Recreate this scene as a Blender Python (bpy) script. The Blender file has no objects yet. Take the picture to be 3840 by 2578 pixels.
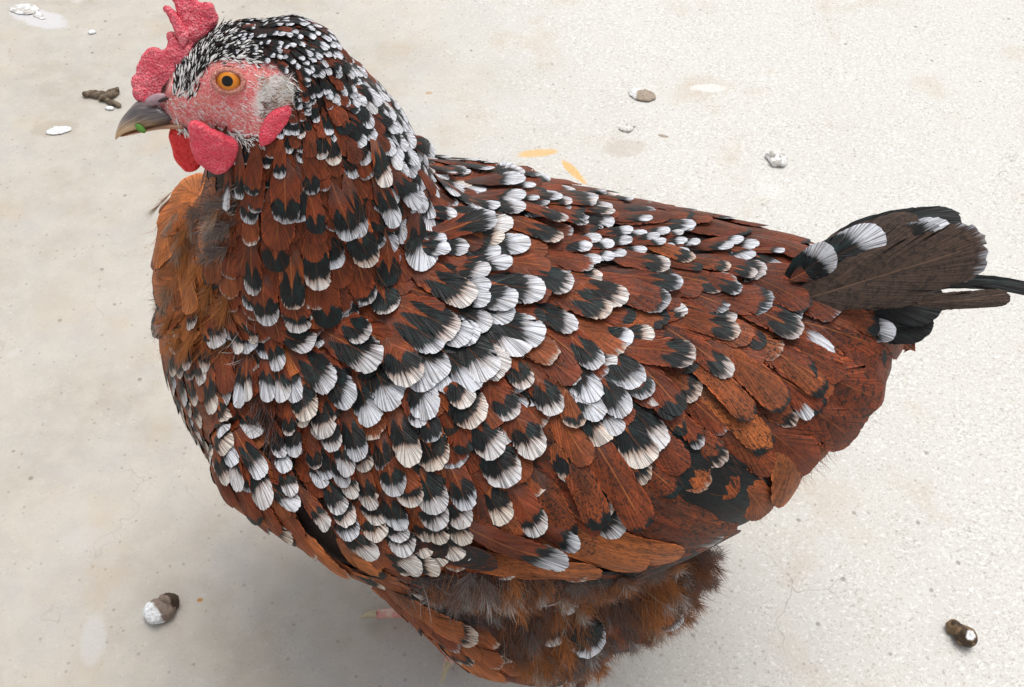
import bpy, bmesh, math, random
import numpy as np
from mathutils import Vector, noise
from mathutils.bvhtree import BVHTree
R = math.radians
RS = np.random.RandomState(7)
random.seed(7)
scene = bpy.context.scene
COL = scene.collection

# ------------------------------------------------------------------ camera
PITCH = R(50)
CAM = np.array([0, -.52*math.cos(PITCH), .2+.52*math.sin(PITCH)])
FW = np.array([0, math.cos(PITCH), -math.sin(PITCH)])
UP = np.array([0, math.sin(PITCH), math.cos(PITCH)])
FOC = 512/math.tan(R(25))
cd = bpy.data.cameras.new('camera'); co = bpy.data.objects.new('camera', cd); COL.objects.link(co)
co.location = CAM; co.rotation_euler = (R(90)-PITCH, 0, 0)
cd.sensor_width = 36; cd.lens = 18/math.tan(R(25)); cd.clip_start = .01; cd.clip_end = 100
scene.camera = co

# ------------------------------------------------------------------ light
SUN_EL, SUN_AZ = R(74), R(40)          # azimuth counted from +Y towards +X
w = bpy.data.worlds.new('World'); scene.world = w; w.use_nodes = True
nt = w.node_tree; bg = nt.nodes['Background']
sky = nt.nodes.new('ShaderNodeTexSky'); sky.sky_type = 'NISHITA'; sky.sun_disc = False
sky.sun_elevation = SUN_EL; sky.sun_rotation = SUN_AZ; sky.dust_density = 4; sky.air_density = 1.0; sky.ozone_density = 1
hs = nt.nodes.new('ShaderNodeHueSaturation'); hs.inputs['Saturation'].default_value = .16
nt.links.new(sky.outputs[0], hs.inputs['Color']); nt.links.new(hs.outputs[0], bg.inputs[0]); bg.inputs[1].default_value = .145
sl = bpy.data.lights.new('sun', 'SUN'); sl.energy = 1.35; sl.angle = R(38); sl.color = (1, .955, .89)
so = bpy.data.objects.new('sun', sl); COL.objects.link(so)
sd = Vector((math.cos(SUN_EL)*math.sin(SUN_AZ), math.cos(SUN_EL)*math.cos(SUN_AZ), math.sin(SUN_EL)))
so.rotation_euler = sd.to_track_quat('Z', 'Y').to_euler()
scene.view_settings.view_transform = 'Standard'; scene.view_settings.look = 'None'
scene.view_settings.gamma = 1; scene.view_settings.exposure = 0.26

# ------------------------------------------------------------------ pixel helpers (measuring on the real surfaces)
def ray(px, py): return FW+np.array([1, 0, 0])*(px-512)/FOC+UP*(343.5-py)/FOC
def at_z(px, py, z=0.):
    d = ray(px, py); return CAM+d*((z-CAM[2])/d[2])
def on_plane(px, py, p0, n):
    d = ray(px, py); return CAM+d*(np.dot(np.array(p0)-CAM, n)/np.dot(d, n))
def nrm(v):
    v = np.asarray(v, float); return v/(np.linalg.norm(v)+1e-12)

def tag(o, label=None, cat=None, group=None, kind=None):
    if label: o['label'] = label
    if cat: o['category'] = cat
    if group: o['group'] = group
    if kind: o['kind'] = kind
    return o
def link(name, me, mat=None, parent=None):
    o = bpy.data.objects.new(name, me); COL.objects.link(o)
    if mat and me: me.materials.append(mat)
    if parent: o.parent = parent
    return o
def mesh_np(name, V, F, smooth=True):
    me = bpy.data.meshes.new(name); me.from_pydata(np.asarray(V).tolist(), [], [list(map(int, f)) for f in F] if not isinstance(F, np.ndarray) else F.tolist())
    if smooth: me.polygons.foreach_set('use_smooth', np.ones(len(me.polygons), bool))
    me.update(); return me
def set_attr(me, name, A, dom='POINT'):
    a = me.attributes.new(name, 'FLOAT_VECTOR', dom); a.data.foreach_set('vector', np.ascontiguousarray(A, np.float32).ravel())

# ------------------------------------------------------------------ node helper
class NG:
    def __init__(s, name):
        s.m = bpy.data.materials.new(name); s.m.use_nodes = True; s.t = s.m.node_tree
        s.b = s.t.nodes['Principled BSDF']
    def put(s, sock, v):
        if isinstance(v, bpy.types.NodeSocket): s.t.links.new(v, sock)
        elif isinstance(v, (tuple, list)) and sock.type == 'RGBA': sock.default_value = (*v[:3], 1)
        else: sock.default_value = v
    def math(s, op, a, b=0., c=0., clamp=False):
        n = s.t.nodes.new('ShaderNodeMath'); n.operation = op; n.use_clamp = clamp
        for i, v in enumerate((a, b, c)): s.put(n.inputs[i], v)
        return n.outputs[0]
    def mix(s, f, a, b, mode='MIX'):
        n = s.t.nodes.new('ShaderNodeMix'); n.data_type = 'RGBA'; n.blend_type = mode
        s.put(n.inputs[0], f); s.put(n.inputs[6], a); s.put(n.inputs[7], b); return n.outputs[2]
    def attr(s, name):
        n = s.t.nodes.new('ShaderNodeAttribute'); n.attribute_name = name
        q = s.t.nodes.new('ShaderNodeSeparateXYZ'); s.t.links.new(n.outputs['Vector'], q.inputs[0]); return q.outputs
    def vec(s, x, y, z):
        n = s.t.nodes.new('ShaderNodeCombineXYZ')
        for i, v in enumerate((x, y, z)): s.put(n.inputs[i], v)
        return n.outputs[0]
    def obj(s):
        n = s.t.nodes.new('ShaderNodeTexCoord'); return n.outputs['Object']
    def mapping(s, v, scale=(1, 1, 1), loc=(0, 0, 0), rot=(0, 0, 0)):
        n = s.t.nodes.new('ShaderNodeMapping'); s.put(n.inputs[0], v); n.inputs['Scale'].default_value = scale
        n.inputs['Location'].default_value = loc; n.inputs['Rotation'].default_value = rot; return n.outputs[0]
    def noise(s, v, scale=1., det=2., rough=.5, dist=0.):
        n = s.t.nodes.new('ShaderNodeTexNoise'); s.put(n.inputs['Vector'], v)
        n.inputs['Scale'].default_value = scale; n.inputs['Detail'].default_value = det
        n.inputs['Roughness'].default_value = rough; n.inputs['Distortion'].default_value = dist; return n.outputs[0]
    def voro(s, v, scale, feat='F1'):
        n = s.t.nodes.new('ShaderNodeTexVoronoi'); n.feature = feat; s.put(n.inputs['Vector'], v); n.inputs['Scale'].default_value = scale; return n
    def step(s, v, lo, hi, a=0., b=1.):
        n = s.t.nodes.new('ShaderNodeMapRange'); n.interpolation_type = 'SMOOTHSTEP'
        for i, q in enumerate((v, lo, hi, a, b)): s.put(n.inputs[i], q)
        return n.outputs[0]
    def bump(s, h, strength=.5, dist=.001, normal=None):
        n = s.t.nodes.new('ShaderNodeBump'); n.inputs['Strength'].default_value = strength; n.inputs['Distance'].default_value = dist
        s.put(n.inputs['Height'], h)
        if normal is not None: s.t.links.new(normal, n.inputs['Normal'])
        return n.outputs[0]
    def out(s, color=None, rough=None, spec=None, normal=None, **k):
        if color is not None: s.put(s.b.inputs['Base Color'], color)
        if rough is not None: s.put(s.b.inputs['Roughness'], rough)
        if spec is not None: s.put(s.b.inputs['Specular IOR Level'], spec)
        if normal is not None: s.put(s.b.inputs['Normal'], normal)
        for a, v in k.items(): s.put(s.b.inputs[a.replace('_', ' ')], v)
        return s.m

# ------------------------------------------------------------------ materials
def mat_feather():
    g = NG('feather')
    xn, ed, seed = g.attr('fa'); s_, t_, xmm = g.attr('fb'); w_, b_, mot = g.attr('fc'); tone, shaft, grey = g.attr('fd')
    sd31 = g.math('MULTIPLY', seed, 31.7)
    ax = g.math('ABSOLUTE', xn)
    side = g.math('MULTIPLY', g.math('SIGN', xn), 3.3)
    sv = g.math('ADD', g.math('MULTIPLY', s_, 1.), side)
    streak = g.noise(g.vec(g.math('MULTIPLY', sv, 28), g.math('MULTIPLY', t_, .8), sd31), 1., 2., .6)
    fine = g.noise(g.vec(g.math('MULTIPLY', sv, 62), g.math('MULTIPLY', t_, .45), sd31), 1., 1., .6)
    blot = g.noise(g.vec(g.math('MULTIPLY', xn, 1.6), g.math('MULTIPLY', ed, 9), g.math('ADD', sd31, 5)), 1., 3., .6)
    # pattern distances
    st = g.math('MULTIPLY', g.math('SUBTRACT', streak, .5), .20)
    bl = g.math('MULTIPLY', g.math('SUBTRACT', blot, .5), .16)
    taper = g.math('SUBTRACT', 1., g.math('MULTIPLY', g.math('POWER', ax, 2.5), .55))
    skew = g.math('ADD', 1., g.math('MULTIPLY', xn, g.math('MULTIPLY', g.math('SUBTRACT', g.math('FRACT', g.math('MULTIPLY', seed, 7.3)), .5), 1.1)))
    weff = g.math('MULTIPLY', g.math('MULTIPLY', g.math('MULTIPLY', w_, .80), taper), skew)
    d1 = g.math('ADD', g.math('ADD', g.math('SUBTRACT', ed, weff), g.math('MULTIPLY', st, 1.05)), g.math('MULTIPLY', bl, .5))
    whiteM = g.math('MULTIPLY', g.step(d1, .03, -.03), g.step(w_, .0, .02))
    lob = g.math('POWER', 2.718, g.math('MULTIPLY', g.math('POWER', g.math('MULTIPLY', g.math('SUBTRACT', ax, .42), 2.6), 2.), -1.))
    beff = g.math('MULTIPLY', b_, g.math('ADD', .35, g.math('MULTIPLY', lob, .85)))
    d2 = g.math('ADD', g.math('SUBTRACT', g.math('SUBTRACT', ed, weff), beff), g.math('ADD', g.math('MULTIPLY', st, .45), g.math('MULTIPLY', bl, 1.1)))
    blackM = g.math('MULTIPLY', g.step(d2, .022, -.022), g.step(b_, .0, .02))
    # chestnut
    c1 = g.mix(g.step(tone, 0., .5), (.030, .0080, .0040), (.138, .0275, .0080)); c = g.mix(g.step(tone, .5, 1.), c1, (.39, .125, .034))
    var = g.noise(g.vec(g.math('MULTIPLY', xn, .9), g.math('MULTIPLY', ed, 3), sd31), 1., 2., .5)
    c = g.mix(g.step(var, .35, .7, 0., .55), c, g.mix(1., c, (2.3, 2.1, 1.8), 'MULTIPLY'))
    verm = g.noise(g.vec(g.math('MULTIPLY', xn, 5.5), g.math('MULTIPLY', ed, 34), sd31), 1., 3., .7, .8)
    vm = g.math('MULTIPLY', g.step(verm, .50, .60), g.math('MINIMUM', g.math('MULTIPLY', mot, 1.), .95))
    c = g.mix(vm, c, (.018, .0095, .007))
    # big black patches when mottle > 1 (flight feathers)
    big = g.noise(g.vec(g.math('MULTIPLY', xn, 1.3), g.math('MULTIPLY', ed, 11), sd31), 1., 4., .65, .4)
    bigM = g.math('MULTIPLY', g.step(big, .455, .49), g.step(mot, 1.05, 1.3))
    c = g.mix(bigM, c, (.014, .013, .014))
    bar = g.step(fine, .36, .64, .66, 1.22)
    c = g.mix(1., c, g.vec(bar, bar, bar), 'MULTIPLY')
    lace = g.math('MULTIPLY', g.step(ax, .80, .97), g.step(t_, .8, .97)); c = g.mix(g.math('MULTIPLY', lace, .55), c, g.mix(1., c, (2.3, 2.1, 2.), 'MULTIPLY'))
    core = g.math('MULTIPLY', g.step(ax, .62, .12), g.math('MULTIPLY', g.step(ed, .12, .4), g.step(mot, .35, .8))); c = g.mix(g.math('MULTIPLY', core, .45), c, (.022, .011, .008))
    # green black
    sheen = g.step(g.noise(g.vec(g.math('MULTIPLY', xn, 2.), g.math('MULTIPLY', ed, 6), g.math('ADD', sd31, 9)), 1., 2., .5), .45, .7)
    blk = g.mix(sheen, (.0050, .0050, .0058), (.006, .017, .017))
    blk = g.mix(g.step(fine, .55, .75, 0., .4), blk, (.022, .024, .028))
    c = g.mix(blackM, c, blk)
    # white with dark barb gaps and warm inner edge
    wh = g.mix(g.step(tone, .40, .75), (.68, .70, .76), (.78, .69, .60))
    wh = g.mix(g.step(d1, -.13, .02, 0., .75), wh, g.mix(g.step(tone, .40, .65), (.10, .10, .115), (.30, .13, .06)))
    wh = g.mix(g.step(fine, .46, .64, 0., .74), wh, (.09, .085, .09))
    wh = g.mix(g.step(blot, .52, .68, 0., .35), wh, (.42, .36, .31))
    c = g.mix(whiteM, c, wh)
    # grey down at the base; values over 1 mark the dull brown tail
    c = g.mix(g.math('MULTIPLY', g.math('MULTIPLY', grey, g.math('LESS_THAN', grey, 1.05)), g.step(ed, .5, .75)), c, (.10, .08, .078))
    dull = g.mix(g.step(verm, .42, .66), (.095, .060, .044), (.038, .026, .021)); dull = g.mix(1., dull, g.vec(bar, bar, bar), 'MULTIPLY')
    c = g.mix(g.math('MULTIPLY', g.step(grey, 1.2, 1.4), g.math('SUBTRACT', 1., g.math('MAXIMUM', whiteM, blackM), 0., True)), c, dull)
    # shaft
    sm = g.math('MULTIPLY', g.step(g.math('ABSOLUTE', xmm), .36, .14), g.math('MULTIPLY', shaft, g.math('SUBTRACT', g.step(ed, .06, .22), g.math('MULTIPLY', g.math('MAXIMUM', whiteM, blackM), .75), 0., True)))
    c = g.mix(g.math('MULTIPLY', sm, .8), c, g.mix(g.step(grey, 1.2, 1.4), (.36, .115, .032), (.22, .13, .085)))
    h = g.math('ADD', fine, g.math('MULTIPLY', streak, .8))
    return g.out(c, g.step(blackM, 0., 1., .52, .46), .30, g.bump(h, .75, .0007))
M_FEATHER = mat_feather()

def mat_strand():
    g = NG('down_strand'); cr, cg, cb = g.attr('col')
    return g.out(g.vec(cr, cg, cb), .8, .15)
M_STRAND = mat_strand()

def mat_red(name, deep, lite, sc=1.):
    g = NG(name); o = g.obj()
    n1 = g.noise(o, 900*sc, 2., .6, 1.2); n2 = g.noise(o, 120*sc, 2., .5); v = g.voro(o, 1100*sc)
    n5 = g.noise(o, 45*sc, 2., .5); c = g.mix(g.step(n1, .34, .68, .0, .95), deep, lite); c = g.mix(g.step(n2, .35, .7, 0., .55), c, deep); c = g.mix(g.step(n5, .45, .7, 0., .5), c, tuple(x*.78 for x in deep))
    h = g.math('ADD', n1, g.math('MULTIPLY', v.outputs['Distance'], -.8))
    return g.out(c, .42, .45, g.bump(h, .75, .0010), Subsurface_Weight=.12, Subsurface_Radius=(.004, .001, .0008))
M_COMB = mat_red('comb_skin', (.74, .060, .105), (.90, .30, .33))
M_WATTLE = mat_red('wattle_skin', (.80, .040, .085), (.90, .19, .23), 1.2)
M_WATTLE2 = mat_red('far_wattle_skin', (.84, .025, .030), (.88, .05, .05), .5)

def mat_body():
    g = NG('body_skin_shade'); o = g.obj(); f, l, q = g.attr('mask')
    n1 = g.noise(o, 1100, 2., .6, 1.5); n2 = g.noise(o, 160, 3., .5)
    face = g.mix(g.step(n1, .38, .62), (.75, .105, .125), (.92, .38, .36)); face = g.mix(g.step(n2, .4, .7, 0., .4), face, (.80, .34, .27))
    leg = g.mix(g.step(n2, .4, .62), (.74, .34, .30), (.78, .54, .45)); leg = g.mix(g.step(g.noise(o, 90, 1.), .60, .66), leg, (.17, .13, .14))
    face = g.mix(g.math('MULTIPLY', q, .85), face, g.mix(g.step(n2, .52, .70), (.93, .91, .88), (.50, .36, .27)))
    c = g.mix(f, (.020, .0095, .007), face); c = g.mix(l, c, leg)  # near-black body under the plumage is painted shade between feathers
    h = g.math('ADD', n1, g.math('MULTIPLY', n2, .5))
    return g.out(c, .55, .3, g.bump(h, .8, .0009))
M_BODY = mat_body()

def mat_beak():
    g = NG('beak_horn'); a, b, c_ = g.attr('bk')   # a: 0 base..1 tip, b: 0 top..1 bottom
    n = g.noise(g.vec(g.math('MULTIPLY', a, 2.), g.math('MULTIPLY', b, 14.), 0.), 1., 3., .6)
    dark = g.mix(g.step(n, .3, .7), (.055, .048, .056), (.185, .155, .15))
    pale = g.mix(g.step(n, .35, .65), (.60, .38, .20), (.74, .56, .38))
    k = g.math('ADD', g.math('MULTIPLY', a, .75), g.math('MULTIPLY', b, .62))
    k = g.math('ADD', k, g.math('MULTIPLY', g.math('SUBTRACT', n, .5), .35))
    col = g.mix(g.step(k, .50, .92), dark, pale)
    col = g.mix(c_, col, g.mix(g.step(n, .4, .6), (.60, .36, .25), (.42, .17, .06)))
    return g.out(col, .28, .5, g.bump(n, .25, .0004))
M_BEAK = mat_beak()
def mat_flat(name, c, rough=.5, spec=.4, **k):
    g = NG(name); n = g.noise(g.obj(), 700, 2.)
    return g.out(g.mix(g.step(n, .3, .7, 0., .5), c, tuple(x*.65 for x in c)), rough, spec, **k)

def mat_concrete():
    g = NG('concrete'); o = g.obj(); 
    n0 = g.noise(o, 2.2, 3., .5); n1 = g.noise(o, 9, 4., .6); n2 = g.noise(o, 60, 4., .65); n3 = g.noise(g.mapping(o, (1, 1, 1), (3, 1, 0)), 560, 3., .75)
    n4 = g.noise(g.mapping(o, (1, 1, 1), (7, 3, 0)), 20, 3., .6)
    sx = g.t.nodes.new('ShaderNodeSeparateXYZ'); g.put(sx.inputs[0], o)
    c = g.mix(g.step(n1, .3, .7), (.405, .370, .318), (.50, .468, .415))
    c = g.mix(g.step(n4, .42, .68, 0., .75), c, (.44, .425, .405))
    c = g.mix(g.step(n2, .35, .70, 0., .5), c, (.53, .50, .44))
    # right side: brighter light painted in as a paler colour, plus coarser grain
    lit_grain = g.step(g.math('ADD', g.math('ADD', sx.outputs[0], g.math('MULTIPLY', sx.outputs[1], .25)), g.math('MULTIPLY', g.math('SUBTRACT', n0, .5), .5)), -.18, .30)
    c = g.mix(g.math('MULTIPLY', lit_grain, .80), c, (.625, .618, .590))
    dn_ = g.noise(g.mapping(o, (1, 1, 1), (5, 8, 0)), 26, 3., .6)
    sp1 = g.noise(g.mapping(o, (1, 1, 1), (3, 1, 0)), 620, 4., .8, .5); sp2 = g.noise(g.mapping(o, (1, 1.3, 1), (8, 2, 0), (0, 0, .6)), 330, 4., .8, .8)
    thr = g.math('SUBTRACT', .66, g.math('MULTIPLY', g.math('ADD', g.math('MULTIPLY', lit_grain, .55), dn_), .085))
    k1 = g.math('MULTIPLY', g.step(g.math('SUBTRACT', sp1, thr), .0, .03), .62); k2 = g.math('MULTIPLY', g.step(g.math('SUBTRACT', sp2, g.math('ADD', thr, .03)), .0, .03), .55)
    c = g.mix(k1, c, (.26, .235, .20)); c = g.mix(k2, c, (.30, .25, .20))
    lt = g.math('MULTIPLY', g.step(g.math('SUBTRACT', g.math('SUBTRACT', 1., sp2), thr), -.02, .03), g.step(lit_grain, 0., 1., .15, .5)); c = g.mix(lt, c, (.84, .84, .83))
    # pits and little dark grains
    v = g.voro(o, 150); v2 = g.voro(g.mapping(o, (1, 1, 1), (2, 5, 0)), 55)
    rnd = g.t.nodes.new('ShaderNodeSeparateXYZ'); g.put(rnd.inputs[0], v.outputs['Color'])
    rnd2 = g.t.nodes.new('ShaderNodeSeparateXYZ'); g.put(rnd2.inputs[0], v2.outputs['Color'])
    pit = g.math('MULTIPLY', g.step(v.outputs['Distance'], .20, .10), g.step(rnd.outputs[0], .60, .66))
    pit2 = g.math('MULTIPLY', g.step(v2.outputs['Distance'], .11, .06), g.step(rnd2.outputs[0], .78, .8))
    c = g.mix(g.math('MULTIPLY', pit, .38), c, (.20, .17, .14)); c = g.mix(g.math('MULTIPLY', pit2, .5), c, (.13, .10, .08))
    # pale chalky patches
    pn = g.noise(g.mapping(o, (1, 1, 1), (11, 2, 0)), 16, 3., .55)
    c = g.mix(g.step(pn, .64, .78, 0., .3), c, (.80, .80, .82))
    rn = g.noise(g.mapping(o, (1, 1, 1), (4, 9, 0)), 14, 3., .6)
    c = g.mix(g.step(rn, .54, .74, 0., .40), c, (.47, .38, .28))
    # hairline cracks and scratches
    wv = g.t.nodes.new('ShaderNodeVectorMath'); wv.operation = 'ADD'; nz_ = g.t.nodes.new('ShaderNodeTexNoise'); nz_.inputs['Scale'].default_value = 30; g.put(nz_.inputs['Vector'], o)
    sc_ = g.t.nodes.new('ShaderNodeVectorMath'); sc_.operation = 'SCALE'; g.put(sc_.inputs[0], nz_.outputs['Color']); sc_.inputs['Scale'].default_value = .06
    g.put(wv.inputs[0], o); g.put(wv.inputs[1], sc_.outputs[0])
    cr = g.voro(wv.outputs[0], 9, 'DISTANCE_TO_EDGE'); crm = g.math('MULTIPLY', g.step(cr.outputs['Distance'], .006, .001), g.step(n1, .52, .66))
    c = g.mix(g.math('MULTIPLY', crm, .45), c, (.24, .21, .18))
    scr = g.voro(g.mapping(wv.outputs[0], (1, .16, 1), (3, 3, 0), (0, 0, .5)), 60, 'DISTANCE_TO_EDGE'); scm = g.math('MULTIPLY', g.step(scr.outputs['Distance'], .05, .01), g.math('MULTIPLY', g.step(n4, .52, .64), lit_grain))
    c = g.mix(g.math('MULTIPLY', scm, .18), c, (.82, .82, .80))
    # stains with a place of their own: (x, y, half length, half width, turn, colour, strength)
    def stain(c, px, py, lx, ly, ang, col, k, raw=None):
        p = at_z(px, py)
        m = g.mapping(o, (1, 1, 1), (0, 0, 0)); 
        vs = g.t.nodes.new('ShaderNodeVectorMath'); vs.operation = 'SUBTRACT'; g.put(vs.inputs[0], o); vs.inputs[1].default_value = (p[0], p[1], 0)
        vr = g.mapping(vs.outputs[0], (1, 1, 1), (0, 0, 0), (0, 0, -ang))
        q = g.t.nodes.new('ShaderNodeSeparateXYZ'); g.put(q.inputs[0], vr)
        d = g.math('ADD', g.math('POWER', g.math('ABSOLUTE', g.math('DIVIDE', q.outputs[0], lx)), 2.), g.math('POWER', g.math('ABSOLUTE', g.math('DIVIDE', q.outputs[1], ly)), 2.))
        d = g.math('ADD', d, g.math('MULTIPLY', g.math('SUBTRACT', n2, .5), 1.5))
        ms = g.math('MULTIPLY', g.step(d, 1.15, .45), g.step(n3, .25, .6, k*.45, k))
        return g.mix(ms, c, col)
    c = stain(c, 537, 153, .019, .0055, R(9), (.66, .42, .16), .9)
    c = stain(c, 574, 172, .019, .0042, R(-58), (.66, .40, .13), .95)
    c = stain(c, 625, 148, .020, .012, R(10), (.42, .35, .28), .45)
    c = stain(c, 663, 136, .005, .002, R(-20), (.25, .18, .12), .9)
    c = stain(c, 709, 88, .019, .006, R(0), (.80, .80, .79), .5)
    c = stain(c, 55, 128, .022, .012, R(5), (.38, .33, .27), .55)
    c = stain(c, 40, 18, .034, .014, R(-25), (.62, .62, .66), .7)
    c = stain(c, 93, 640, .008, .018, R(8), (.56, .56, .56), .5)
    c = stain(c, 90, 540, .018, .010, R(0), (.50, .49, .48), .4)
    c = stain(c, 200, 600, .0022, .0016, R(0), (.42, .20, .05), 1.)
    c = stain(c, 487, 672, .0024, .0026, R(0), (.40, .22, .06), 1.)
    c = stain(c, 429, 93, .0035, .0025, R(0), (.45, .28, .15), .8)
    h = g.math('SUBTRACT', g.math('MULTIPLY', n2, .5), g.math('ADD', k1, k2)); h = g.math('SUBTRACT', h, g.math('ADD', pit, pit2))
    return g.out(c, .82, .2, g.bump(h, .16, .0007))
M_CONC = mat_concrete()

# ------------------------------------------------------------------ ground
me = mesh_np('ground', [(-30, -30, 0), (30, -30, 0), (30, 30, 0), (-30, 30, 0)], [(0, 1, 2, 3)], False)
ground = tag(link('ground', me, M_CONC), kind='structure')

# ------------------------------------------------------------------ the hen: body
hen = bpy.data.objects.new('hen', None); COL.objects.link(hen); hen.empty_display_size = .1
hen.location = (0, -.02, 0)
HEN = np.array([0, -.02, 0])
tag(hen, 'speckled chestnut hen with black and white tipped feathers standing on concrete', 'hen')
def place(o): o.location = -HEN; return o      # children keep world coordinates in their meshes

ST = np.array([(-.161,.010,.208,.004,.004,.004),(-.157,.010,.208,.032,.030,.032),(-.142,.006,.207,.058,.054,.062),
    (-.118,.000,.206,.078,.070,.090),(-.085,-.006,.205,.092,.080,.110),(-.045,-.014,.206,.100,.085,.110),
    (.000,-.020,.206,.103,.078,.102),(.045,-.025,.208,.095,.065,.086),(.090,-.026,.220,.075,.048,.062),
    (.118,-.026,.232,.056,.035,.044),(.137,-.027,.239,.041,.025,.033),(.149,-.028,.242,.024,.014,.019),(.154,-.028,.243,.004,.004,.004)])
CH = [[(-.070,-.006,.215,.068),(-.078,-.005,.265,.055),(-.0775,-.003,.303,.0450),(-.0810,-.004,.331,.0345),(-.085,-.006,.350,.0245)],
    [(-.080,-.006,.3565,.0222),(-.094,-.006,.3560,.0215),(-.108,-.007,.3500,.0168),(-.118,-.008,.3470,.0118)],[(-.105,.002,.225,.052),(-.113,.006,.252,.042)],
    [(.000,-.072,.160,.045),(.012,-.082,.122,.044),(.020,-.082,.092,.036)],
    [(.000,.032,.160,.045),(.012,.042,.122,.044),(.020,.042,.092,.036)],
    [(.020,-.055,.130,.058),(.048,-.062,.128,.049)],[(-.046,-.052,.155,.048),(-.003,-.084,.120,.043)],[(.020,.015,.130,.058),(.058,.010,.140,.052)],[(-.046,.040,.155,.048),(-.003,.044,.120,.043)],
    [(-.058,-.010,.258,.050),(-.018,-.016,.240,.046),(.020,-.020,.230,.046)],[(.100,-.036,.222,.038),(.128,-.036,.246,.022)],
    # folded wings, a shelf above the thigh
    [(-.100,-.075,.217,.026),(-.060,-.092,.206,.028),(.000,-.100,.200,.027),(.060,-.089,.200,.022),(.100,-.064,.210,.012)],
    [(-.100,.060,.215,.026),(-.060,.066,.200,.028),(.000,.063,.190,.028),(.060,.046,.190,.024),(.104,.014,.202,.014)],
    ]
FL = np.array([-.026, -.040, .0]); FR = np.array([-.020, .030, .0])
for F0, sy in ((FL, -1), (FR, 1)):
    hip = np.array([.018, F0[1]+sy*.035, .10])
    CH.append([(*hip, .016), (*(F0*.5+hip*.5+np.array([.012, 0, .0])), .0085), (F0[0], F0[1], .012, .0062)])
    toes = [(-.081, -.0430), (-.0370, -.075), (-.058, -.010), (.008, -.034)] if sy < 0 else [(-.072, .030), (-.030, .066), (-.058, .005), (.014, .034)]
    for tx, ty in toes:
        m = (F0[:2]+np.array((tx, ty)))/2
        CH.append([(F0[0], F0[1], .009, .0062), (m[0], m[1], .0062, .0050), (tx, ty, .0045, .0036)])
def build_body():
    bm = bmesh.new()
    # torso loft
    xs = np.concatenate([np.linspace(-.161, -.150, 4), np.linspace(-.145, .150, 30), np.linspace(.155, .166, 4)])
    rings = []
    for x in xs:
        yc, zc, a, ct, cb = [np.interp(x, ST[:, 0], ST[:, k]) for k in range(1, 6)]
        ring = []
        for i in range(40):
            t = 2*math.pi*i/40; c = ct if math.sin(t) > 0 else cb
            ring.append(bm.verts.new((x, yc+a*math.cos(t), zc+c*math.sin(t))))
        rings.append(ring)
    for r0, r1 in zip(rings[:-1], rings[1:]):
        for i in range(40): bm.faces.new((r0[i], r0[(i+1) % 40], r1[(i+1) % 40], r1[i]))
    bm.faces.new(rings[0][::-1]); bm.faces.new(rings[-1])
    for ch in CH:
        for p, q in zip(ch[:-1], ch[1:]):
            p, q = np.array(p), np.array(q); L = np.linalg.norm((p-q)[:3]); n = max(2, int(L/(min(p[3], q[3])*.35))+1)
            for t in np.linspace(0, 1, n):
                m = p*(1-t)+q*t
                from mathutils import Matrix
                bmesh.ops.create_icosphere(bm, subdivisions=2 if m[3] > .01 else 1, radius=m[3], matrix=Matrix.Translation(m[:3]))
    me = bpy.data.meshes.new('body'); bm.to_mesh(me); bm.free()
    o = link('body', me)
    a = o.modifiers.new('r', 'REMESH'); a.mode = 'VOXEL'; a.voxel_size = .0021; a.use_smooth_shade = True
    b = o.modifiers.new('s', 'SMOOTH'); b.factor = .6; b.iterations = 7
    dg = bpy.context.evaluated_depsgraph_get(); me2 = bpy.data.meshes.new_from_object(o.evaluated_get(dg))
    o.modifiers.clear(); o.data = me2; bpy.data.meshes.remove(me); me2.name = 'body'
    me2.materials.clear(); me2.materials.append(M_BODY); return o
body = build_body(); body.parent = hen
bme = body.data
BV = np.empty(len(bme.vertices)*3, np.float32); bme.vertices.foreach_get('co', BV); BV = BV.reshape(-1, 3).astype(float)
BN = np.empty(len(bme.vertices)*3, np.float32); bme.vertices.foreach_get('normal', BN); BN = BN.reshape(-1, 3).astype(float)
bvh = BVHTree.FromPolygons([tuple(v) for v in BV], [tuple(p.vertices) for p in bme.polygons])
place(body)
def hit(px, py):
    d = nrm(ray(px, py)); h = bvh.ray_cast(Vector(CAM), Vector(d))
    return (None, None) if h[0] is None else (np.array(h[0]), np.array(h[1]))
def near(p):
    h = bvh.find_nearest(Vector(p)); return np.array(h[0]), np.array(h[1])

# head frame: the head is rolled towards the camera
HU = nrm((0, math.sin(R(28)), math.cos(R(28)))); HSIDE = nrm((0, -math.cos(R(28)), math.sin(R(28)))); HC = np.array([-.096, -.007, .353])
cz = lambda cx, cy: (106.7+cx*.119, cy*.119)       # pixel of a point measured in the head close-up
FACE = [(500, 790), (520, 700), (570, 600), (680, 640), (800, 600), (870, 540), (1000, 485), (1180, 468), (1330, 520), (1470, 600), (1540, 680), (1590, 830), (1570, 900), (1400, 1120), (1290, 1230), (1000, 1140), (700, 1060), (520, 1060), (360, 960), (330, 860), (420, 800), (560, 800)]
def hp(p): return np.stack([np.asarray(p)[..., 0], np.asarray(p)@HU], -1)
FP = []
for c in FACE:
    q, n = hit(*cz(*c))
    if q is None: q = on_plane(*cz(*c), HC, HSIDE)
    FP.append(hp(q))
FP = np.array(FP)
def inpoly(P, poly):
    x, y = P[:, 0], P[:, 1]; r = np.zeros(len(P), bool); j = len(poly)-1
    for i in range(len(poly)):
        xi, yi = poly[i]; xj, yj = poly[j]
        c = ((yi > y) != (yj > y)) & (x < (xj-xi)*(y-yi)/(yj-yi+1e-12)+xi); r ^= c; j = i
    return r
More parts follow.
